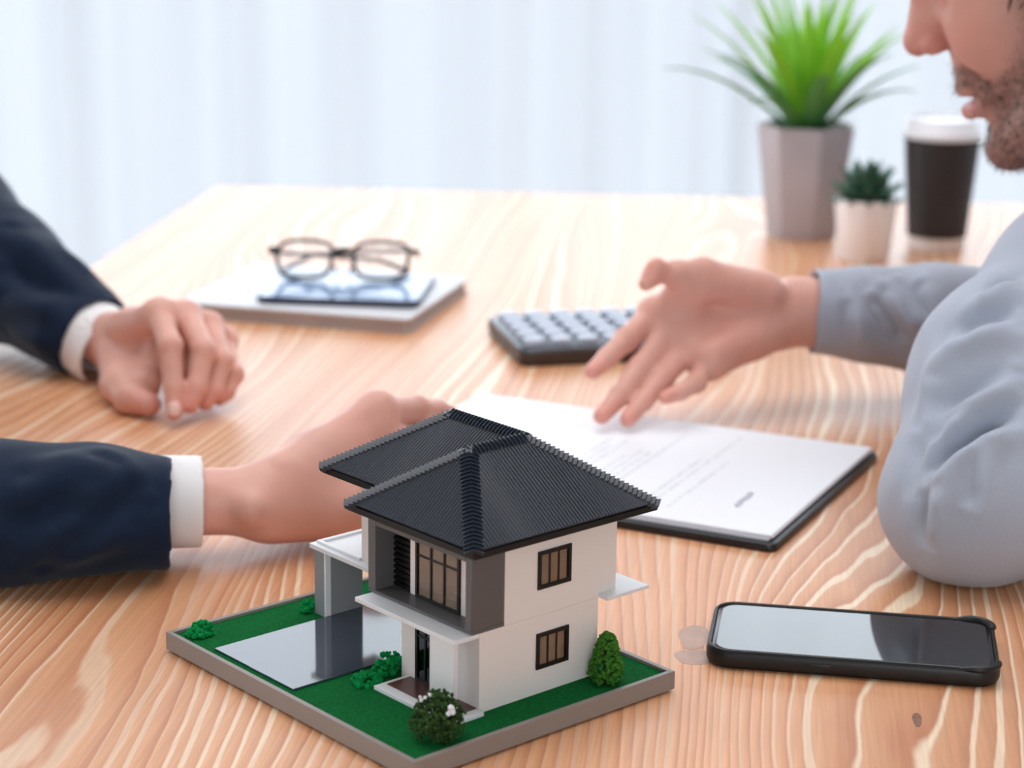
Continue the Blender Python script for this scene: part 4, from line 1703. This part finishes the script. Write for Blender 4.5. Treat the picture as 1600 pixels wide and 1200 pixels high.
def relaxed_hand(wrist, fwd, dorsal, thumb_side, s=1.0, curl=0.55):
    """joints of a loosely curled hand: fwd along the palm, dorsal = back of the hand"""
    f, n = np.array(fwd, float), np.array(dorsal, float)
    f /= np.linalg.norm(f)
    n -= f * (n @ f)
    n /= np.linalg.norm(n)
    t = np.array(thumb_side, float)
    t -= f * (t @ f) + n * (t @ n)
    t /= np.linalg.norm(t)
    w = np.array(wrist)
    out = []
    for i, (lat, ln, seg) in enumerate(((.026, .090, (.042, .025, .020)), (.007, .094, (.046, .029, .021)), (-.011, .088, (.042, .027, .020)), (-.027, .079, (.033, .020, .018)))):
        p = w + f * ln * s + t * lat * s + n * .004
        ch = [p]
        a = curl * .5
        for q in seg:
            p = p + (f * math.cos(a) - n * math.sin(a)) * q * s
            ch.append(p)
            a += curl
        out.append(ch)
    th = [w + f * .022 * s + t * .020 * s - n * .004, w + f * .058 * s + t * .042 * s - n * .012, w + f * .086 * s + t * .044 * s - n * .020, w + f * .108 * s + t * .038 * s - n * .026]
    return out, th


def seated_legs(parent, pelvis, dirx, ys, kneex, footx):
    F = Field((min(pelvis[0], footx, kneex) - .22, min(ys) - .16, 0.0), (max(pelvis[0], footx, kneex) + .22, max(ys) + .16, TZ - .06), .009)
    pz = pelvis[2]
    F.cone((pelvis[0], ys[0] + .03, pz), (pelvis[0], ys[1] - .03, pz), .105, .105, .05)
    for y in ys:
        k = (kneex, y, .535)
        F.cone((pelvis[0], y, pz - .01), k, .082, .062, .03)
        F.cone(k, (footx, y, .12), .058, .042, .03)
    V, Q = F.mesh(1)
    mesh_obj('trousers', V, Q, M_trouser, parent, smooth=True)
    for y in ys:
        S = Field((footx - .2, y - .07, -.01), (footx + .2, y + .07, .16), .006)
        S.cone((footx, y, .050), (footx + dirx * .15, y, .030), .040, .028, .02)
        S.cone((footx, y, .06), (footx, y, .12), .040, .036, .02)
        S.half((0, 0, .002), (0, 0, -1))
        v2, q2 = S.mesh(1)
        mesh_obj('shoe', v2, q2, M_shoe, parent, smooth=True)


# ---- the person in the navy suit, on the left
man_a = empty('person', (-0.78, 1.42, 0.0))
tag(man_a, 'person in a navy suit with white cuffs, both hands resting on the table', 'person')
bodyA = []
blA = []
# far (left) hand: loose fist
fist = [[at(249, 492, 1.478), at(266, 540, 1.440), at(271, 604, 1.427), at(272, 644, 1.417)],
        [at(292, 492, 1.488), at(318, 547, 1.447), at(307, 604, 1.433), at(297, 634, 1.426)],
        [at(327, 508, 1.499), at(347, 564, 1.460), at(334, 609, 1.447), at(321, 630, 1.441)],
        [at(348, 533, 1.509), at(366, 584, 1.472), at(354, 613, 1.461), at(343, 624, 1.456)]]
fist_th = [at(186, 562, 1.520), at(186, 600, 1.478), at(204, 622, 1.452), at(233, 632, 1.437)]
fw_ = at(165, 531, 1.548)
fe_ = A3(-.470, 1.690, .080)
F = Field(A3(-.42, 1.38, -.01), A3(-.16, 1.66, .13), .0016)
hand_field(F, fw_, fist, fist_th, None, fe_, arm_r=(.0205, .0205), rs=1.08, fr=0.88,
           extra=[(at(190, 560, 1.53), at(225, 600, 1.47), .017, .013), (at(250, 560, 1.49), at(320, 580, 1.49), .014, .012)])
F.half(A3(0, 0, .0008), (0, 0, -1))
bodyA.append(F.mesh(2))
blA += hand_blobs(fist, fist_th)
nail(man_a, fist[0][2], fist[0][3], at(272, 640, 1.3) - fist[0][3], .0063)
nail(man_a, fist_th[2], fist_th[3], at(233, 600, 1.36) - fist_th[3], .0075)
# near (right) hand: side of the hand on the table, index finger pointing on
nh = [[at(590, 643, 1.215), at(650, 640, 1.245), at(682, 642, 1.262), at(703, 648, 1.275)],
      [at(588, 682, 1.203), at(648, 690, 1.232), at(668, 720, 1.252), at(672, 752, 1.262)],
      [at(578, 724, 1.193), at(626, 752, 1.222), at(632, 785, 1.238), at(618, 806, 1.236)],
      [at(556, 766, 1.184), at(592, 796, 1.207), at(596, 815, 1.216), at(580, 826, 1.212)]]
nh_th = [at(440, 765, 1.180), at(478, 722, 1.225), at(540, 700, 1.255), at(596, 690, 1.275)]
nw_ = at(392, 783, 1.148)
ne_ = A3(-.450, 1.085, .046)
F = Field(A3(-.32, 1.07, -.01), A3(-.02, 1.33, .13), .0016)
hand_field(F, nw_, nh, nh_th, None, ne_, arm_r=(.0195, .0195), rs=1.06,
           extra=[(at(430, 797, 1.152), at(528, 792, 1.168), .0190, .0200), (at(455, 745, 1.16), at(540, 700, 1.19), .015, .0140), (at(440, 785, 1.158), at(545, 745, 1.185), .018, .017)])
F.cone(at(440, 728, 1.152), at(575, 640, 1.206), .0030, .0026, .008)                    # tendon to the index finger
F.ell(at(392, 795, 1.128), (.0085,) * 3, k=.010)                                        # wrist bone
F.half(A3(0, 0, .0008), (0, 0, -1))
bodyA.append(F.mesh(2))
blA += hand_blobs(nh, nh_th) + [(at(560, 640, 1.19), .02, (206, 134, 116), .4), (at(470, 800, 1.14), .03, (206, 138, 116), .35)]
ALoc = A3(-.66, 1.42, .375)
hV, hQ, hC, _, hT, hR, _ = make_head(ALoc + np.array([.115, 0, .06]), 0.0, 0.30, False, 4, A3(-.735, 1.42, .27), res=.0032)
F = Field(A3(-.98, 1.02, -.30), A3(-.20, 1.78, .40), .008)
F.chain([A3(-.78, 1.42, .26), A3(-.80, 1.42, .05), A3(-.83, 1.42, -.19)], [.095, .105, .10], .05, flat=(0, 1, 0), ff=1.3)
F.cone(A3(-.735, 1.42, .24), A3(-.725, 1.42, .31), .055, .055, .03)
F.chain([A3(-.755, 1.25, .25), A3(-.60, 1.18, .18), ne_, nw_ - (nw_ - ne_) * .12], [.052, .044, .034, .0185], .02)
F.chain([A3(-.755, 1.59, .25), A3(-.60, 1.64, .20), fe_, fw_ - (fw_ - fe_) * .12], [.052, .044, .034, .0195], .02)
bodyA.append(F.mesh(1))
aV, aF = join(bodyA)
aC = skin_cols(aV, SKIN, blA, 2)
V, Q = join([(aV, aF), (hV, hQ)])
mesh_obj('body', V, Q, M_skin, man_a, smooth=True, cols=np.concatenate([aC, hC]))
hair_shell(hT, hR, None, man_a, res=.005)
# jacket
jk = []
nse, nsl = at(268, 803, 1.122), at(0, 801, 1.106)
F = Field(A3(-.68, 1.00, -.02), A3(-.17, 1.30, .27), .0023)
F.chain([nse + (nse - nsl) * .05, (nse + nsl) / 2 + np.array([0, 0, .002]), nsl, ne_, A3(-.60, 1.18, .19)], [.0318, .0338, .0365, .046, .062], .02)
F.half(A3(0, 0, .0006), (0, 0, -1))
F.tube_end(nse, nse - nsl, nse + (nsl - nse) * .35, .0285, .0285)
v, q = F.mesh(1)
v = fold(v, q, [([(10, 880), (80, 838), (160, 790), (215, 752)], .0050, .010), ([(0, 800), (60, 775), (130, 738), (180, 718)], .0042, .010),
                ([(70, 890), (150, 858), (225, 822)], .0036, .009), ([(30, 740), (90, 722), (150, 712)], .0032, .009), ([(110, 830), (190, 795), (240, 765)], -.0032, .008),
                ([(5, 845), (70, 808), (140, 765)], -.0036, .008)])
v = v + vnormals(v, q) * (0.0011 * wave_noise(v, 3, 75, 2))[:, None]
mesh_obj('jacket_sleeve', v, q, M_suit, man_a, smooth=True)
fse, fsl = at(150, 533, 1.560), at(0, 428, 1.640)
F = Field(A3(-.66, 1.46, -.02), A3(-.26, 1.86, .27), .0026)
F.chain([fse + (fse - fsl) * .03, fsl, fe_ + A3(0, 0, -TZ + .012) - A3(0, 0, -TZ), A3(-.60, 1.64, .215)], [.0345, .0485, .056, .066], .025)
F.half(A3(0, 0, .0006), (0, 0, -1))
F.tube_end(fse, fse - fsl, fse + (fsl - fse) * .4, .0305, .033)
v, q = F.mesh(1)
v = fold(v, q, [([(20, 352), (60, 400), (110, 450)], .0050, .012), ([(0, 400), (60, 440), (130, 470)], -.0045, .011), ([(0, 460), (70, 480), (140, 500)], .0045, .012),
                ([(5, 520), (60, 535), (110, 548)], .0038, .010), ([(60, 352), (100, 400), (160, 440)], .0035, .010)])
v = v + vnormals(v, q) * (0.0014 * wave_noise(v, 6, 60, 2))[:, None]
mesh_obj('jacket_sleeve', v, q, M_suit, man_a, smooth=True)
F = Field(A3(-1.02, 1.10, -.32), A3(-.50, 1.76, .42), .008)
F.ell(A3(-.79, 1.42, .08), (.125, .185, .26), None, .04)
F.ell(A3(-.82, 1.42, -.16), (.13, .18, .16), None, .05)
F.cone(A3(-.745, 1.24, .265), A3(-.745, 1.60, .265), .072, .072, .06)
F.chain([A3(-.735, 1.235, .255), A3(-.60, 1.18, .19)], [.070, .060], .04)
F.chain([A3(-.735, 1.605, .255), A3(-.60, 1.64, .215)], [.070, .064], .04)
F.cone(A3(-.60, 1.42, .36), A3(-.66, 1.42, .02), .055, .006, .01, cut=True)             # open front
v, q = F.mesh(1)
v = v + vnormals(v, q) * (0.003 * wave_noise(v, 8, 28, 2))[:, None]
jk.append((v, q))
V, Q = join(jk)
mesh_obj('jacket', V, Q, M_suit, man_a, smooth=True)
# white shirt: two cuffs, front and collar
sh = []
d_ = (nw_ - ne_) / np.linalg.norm(nw_ - ne_)
nce = nw_ - d_ * ((392 - 315) / 2.72 * .001)
ncb = nce - d_ * .050
F = Field(A3(-.30, 1.05, -.01), A3(-.14, 1.20, .10), .0016)
F.chain([nce + d_ * .006, ncb], [.0264, .0272], .004)
F.half(A3(0, 0, .0006), (0, 0, -1))
F.tube_end(nce, d_, ncb + d_ * .010, .0228, .0228)
v, q = F.mesh(1)
mesh_obj('shirt_cuff', v, q, M_shirtw, man_a, smooth=True)
d2 = (fse - fsl) / np.linalg.norm(fse - fsl)
fce = fse + d2 * .021
F = Field(A3(-.42, 1.46, -.02), A3(-.24, 1.66, .12), .0018)
F.chain([fce + d2 * .006, fse - d2 * .035], [.0305, .0318], .004)
F.half(A3(0, 0, .0006), (0, 0, -1))
F.tube_end(fce, d2, fse - d2 * .025, .0280, .0285)
v, q = F.mesh(1)
mesh_obj('shirt_cuff', v, q, M_shirtw, man_a, smooth=True)
F = Field(A3(-.86, 1.24, -.10), A3(-.56, 1.60, .42), .006)
F.ell(A3(-.78, 1.42, .12), (.118, .12, .21), None, .03)
F.cone(A3(-.738, 1.42, .27), A3(-.722, 1.42, .335), .069, .064, .02)
F.cone(A3(-.745, 1.42, .30), A3(-.70, 1.42, .46), .061, .055, .004, cut=True)
sh.append(F.mesh(1))
V, Q = join(sh)
mesh_obj('shirt', V, Q, M_shirtw, man_a, smooth=True)
seated_legs(man_a, (-.83, 1.42, .555), 1, (1.32, 1.52), -.42, -.46)

# ---- the bearded person in the pale shirt, on the right
man_b = empty('person', (0.76, 1.46, 0.0))
tag(man_b, 'bearded person in a pale blue shirt leaning on one elbow, palm held open', 'person')
oh = [[at(1022, 490, 1.472), at(978, 531, 1.448), at(949, 559, 1.428), at(926, 580, 1.413)],
      [at(1042, 522, 1.456), at(1001, 575, 1.430), at(968, 618, 1.407), at(940, 650, 1.389)],
      [at(1070, 550, 1.449), at(1036, 590, 1.425), at(1006, 626, 1.405), at(981, 655, 1.389)],
      [at(1106, 570, 1.442), at(1088, 598, 1.420), at(1064, 612, 1.402), at(1040, 621, 1.392)]]
oh_th = [at(1180, 452, 1.488), at(1098, 425, 1.462), at(1056, 427, 1.448), at(1020, 428, 1.440)]
ow_ = at(1238, 487, 1.500)
oe_ = A3(.420, 1.505, .060)
F = Field(A3(.03, 1.36, .005), A3(.40, 1.58, .15), .0016)
hand_field(F, ow_, oh, oh_th, None, oe_, arm_r=(.0225, .0225), rs=1.04, thr=(.0130, .0098, .0084, .0066), thk=.005, wide=(0, .35, 1), wrist_ff=1.16,
           extra=[(at(1188, 460, 1.480), at(1100, 440, 1.460), .0180, .0120), (at(1205, 512, 1.482), at(1112, 556, 1.440), .0165, .0125), (at(1150, 490, 1.480), at(1070, 520, 1.458), .0150, .0110), (at(1068, 440, 1.452), at(1036, 488, 1.466), .0095, .0100), (at(1090, 450, 1.458), at(1060, 490, 1.462), .0100, .0100)])
F.ell(at(1026, 416, 1.440), (.0072, .0072, .0066), k=.004)
F.cone(at(1016, 436, 1.437), at(1009, 443, 1.435), .0068, .0056, .004)
F.ell(at(1092, 500, 1.425), (.026, .020, .014), k=.010, cut=True)                        # hollow of the palm
F.cone(at(1160, 470, 1.452), at(1075, 480, 1.436), .0022, .0016, .006, cut=True)         # creases
F.cone(at(1120, 548, 1.424), at(1050, 500, 1.436), .0014, .0012, .004, cut=True)
for (p, q) in (((1192, 470), (1205, 512)), ((1198, 446), (1215, 505))):
    F.cone(at(p[0], p[1], 1.474), at(q[0], q[1], 1.474), .0011, .0011, .004, cut=True)
hb1 = F.mesh(2)
blB = hand_blobs(oh, oh_th) + [(at(1140, 470, 1.46), .03, (206, 136, 122), .35), (at(1150, 540, 1.44), .03, (214, 144, 130), .35)]
# the near arm's own hand, tucked beside his chest outside the frame
le_, lw_ = A3(.262, 1.130, .046), A3(.470, 1.170, .078)
lf, lt = relaxed_hand(lw_ + np.array([.012, .003, .002]), (1, .35, .15), (0.05, -.75, .65), (.1, .6, .8), 1.0, .75)
F = Field(A3(.42, 1.08, -.02), A3(.68, 1.34, .20), .0026)
hand_field(F, lw_ + np.array([.012, .003, .002]), lf, lt, None, lw_ - np.array([.06, .012, .01]), arm_r=(.0215, .029), rs=1.04)
hb2 = F.mesh(1)
blB += hand_blobs(lf, lt)
tipB = at(1412.5, 75, 1.400)
hV, hQ, hC, bd, hT, hR, hl = make_head(tipB, math.pi - math.radians(9), math.radians(24.5), True, 3, A3(.500, 1.455, .165))
F = Field(A3(.20, 1.06, -.30), A3(.92, 1.70, .24), .008)
F.chain([A3(.555, 1.455, .065), A3(.66, 1.455, -.06), A3(.75, 1.455, -.18)], [.095, .10, .10], .05, flat=(0, 1, 0), ff=1.3)
F.cone(A3(.53, 1.46, .09), A3(.495, 1.453, .17), .058, .054, .03)
F.chain([A3(.50, 1.36, .125), A3(.36, 1.262, .128), A3(.30, 1.19, .092), le_, lw_ - (lw_ - le_) * .1], [.050, .044, .040, .032, .020], .02)
F.chain([A3(.52, 1.57, .14), oe_, ow_ - (ow_ - oe_) * .15], [.050, .034, .0195], .02)
V1, Q1 = join([hb1, hb2, F.mesh(1)])
C1 = skin_cols(V1, SKIN, blB, 6)
V, Q = join([(V1, Q1), (hV, hQ)])
mesh_obj('body', V, Q, M_skin, man_b, smooth=True, cols=np.concatenate([C1, hC]))
hair_shell(hT, hR, None, man_b)
hN = vnormals(hV, hQ)
M_beard = mat('beard_hair', (58, 42, 36), 0.6)
strands(hV, hN, bd + 1e-9, 5200, .0042, -hR[:, 2], 'beard', man_b, M_beard, 3)
# shirt
st = []
F = Field(A3(.19, 1.03, -.01), A3(.56, 1.42, .27), .0022)
F.chain([le_ + np.array([0, 0, .0005]), A3(.297, 1.19, .098), A3(.358, 1.262, .134), A3(.45, 1.325, .150)], [.0465, .057, .061, .070], .030)
F.chain([le_, A3(.36, 1.150, .070), lw_], [.0465, .050, .036], .024)
F.half(A3(0, 0, .0006), (0, 0, -1))
F.tube_end(lw_, lw_ - le_, lw_ - (lw_ - le_) * .3, .031, .033)
v, q = F.mesh(1)
v = fold(v, q, [([(1598, 608), (1563, 643), (1519, 668), (1471, 693), (1442, 727), (1426, 765)], -.0075, .0060),
                ([(1598, 650), (1555, 672), (1510, 695), (1470, 722), (1450, 760)], .0040, .0085),
                ([(1598, 575), (1545, 612), (1500, 640), (1455, 668)], .0042, .0080),
                ([(1590, 560), (1530, 590), (1470, 622), (1440, 650)], -.0030, .0060),
                ([(1545, 632), (1471, 646), (1432, 680), (1410, 745), (1400, 790)], -.0035, .0055),
                ([(1529, 676), (1518, 712), (1508, 760), (1504, 808)], -.0035, .0050), ([(1545, 690), (1534, 730), (1526, 790)], .0026, .0075),
                ([(1442, 730), (1432, 795), (1433, 868)], -.0038, .0050), ([(1460, 750), (1452, 810), (1455, 865)], .0024, .0070),
                ([(1598, 500), (1540, 515), (1490, 545), (1462, 590)], .0042, .0085), ([(1598, 476), (1519, 491), (1485, 515)], -.0045, .0060),
                ([(1598, 440), (1560, 452), (1522, 478)], .0036, .0080), ([(1598, 418), (1563, 430), (1534, 458)], -.0035, .0045),
                ([(1470, 540), (1450, 600), (1430, 660)], .0030, .0080)])
v = v + vnormals(v, q) * (0.0010 * wave_noise(v, 13, 85, 2))[:, None]
mesh_obj('shirt_sleeve', v, q, M_shirtb, man_b, smooth=True)
oce = at(1266, 487, 1.502)
od = (ow_ - oe_) / np.linalg.norm(ow_ - oe_)
F = Field(A3(.19, 1.42, -.01), A3(.56, 1.72, .24), .0022)
F.chain([oce + od * .006, oce - od * .045, A3(.31, 1.502, .066), oe_], [.0300, .0320, .0385, .047], .018)
F.chain([oe_, A3(.500, 1.615, .165)], [.047, .064], .02)
F.cone(oce + od * .002, oce - od * .050, .0315, .0330, .002)
F.half(A3(0, 0, .0006), (0, 0, -1))
F.tube_end(oce, od, oce - od * .05, .0280, .0300)
v, q = F.mesh(1)
v = fold(v, q, [([(1384, 448), (1413, 486), (1447, 532)], .0048, .0080), ([(1360, 450), (1392, 500), (1420, 550)], -.0040, .0080), ([(1436, 440), (1470, 480), (1500, 520)], .0042, .0085),
                ([(1330, 470), (1345, 510), (1352, 550)], .0030, .0070), ([(1400, 420), (1440, 460), (1475, 510)], -.0035, .0080), ([(1312, 425), (1326, 480), (1330, 545)], -.0026, .0035)])
v = v + vnormals(v, q) * (0.0011 * wave_noise(v, 15, 80, 2))[:, None]
mesh_obj('shirt_sleeve', v, q, M_shirtb, man_b, smooth=True)
F = Field(A3(.38, 1.20, -.32), A3(1.0, 1.74, .27), .0075)
F.chain([A3(.555, 1.455, .075), A3(.66, 1.455, -.06), A3(.75, 1.455, -.19)], [.118, .125, .13], .06, flat=(0, 1, 0), ff=1.28)
F.cone(A3(.475, 1.345, .145), A3(.515, 1.60, .160), .064, .064, .05)
F.cone(A3(.500, 1.452, .15), A3(.478, 1.447, .196), .068, .064, .02)
F.cone(A3(.50, 1.455, .17), A3(.44, 1.43, .27), .060, .056, .004, cut=True)
v, q = F.mesh(1)
v = v + vnormals(v, q) * (0.003 * wave_noise(v, 18, 30, 2))[:, None]
st.append((v, q))
V, Q = join(st)
mesh_obj('shirt', V, Q, M_shirtb, man_b, smooth=True)
seated_legs(man_b, (.77, 1.455, .555), -1, (1.355, 1.555), .36, .40)


# ---- office chairs that carry them, mostly outside the frame
M_chair = mat('dark_chair_fabric', (52, 54, 60), 0.85)
M_metal = mat('chair_metal', (120, 122, 126), 0.35, metal=0.9)


def chair(x, y, rz, label):
    c = empty('office_chair', (x, y, 0), rz)
    tag(c, label, 'chair')
    soft_slab([(.44, .46, .06, .385), (.46, .48, .07, .405), (.46, .48, .07, .425), (.44, .46, .06, .440)], 5).build('seat', M_chair, c, smooth=True)
    g = MB()
    for i in range(2):
        pass
    b_ = soft_slab([(.07, .42, .02, .60), (.08, .44, .03, .63), (.07, .42, .03, .93), (.05, .38, .02, .96)], 5).build('backrest', M_chair, c, smooth=True)
    b_.location = (-.235, 0, 0)
    for s in (-1, 1):
        MB().tube([(-.20, s * .17, .40), (-.27, s * .17, .44), (-.275, s * .17, .75)], .011, 8).build('back_support', M_metal, c, smooth=True)
        for t in (-1, 1):
            MB().tube([(t * .17, s * .18, .39), (t * .20, s * .21, .0)], .013, 8).build('leg', M_metal, c, smooth=True)
    return c


chair(-.86, 1.42, 0, 'dark fabric office chair carrying the person in the navy suit')
chair(.82, 1.455, math.pi, 'dark fabric office chair carrying the bearded person')

for _p in (man_a, man_b):                       # parts were laid out in room coordinates
    for _c in _p.children:
        _c.location = tuple(-v for v in _p.location)
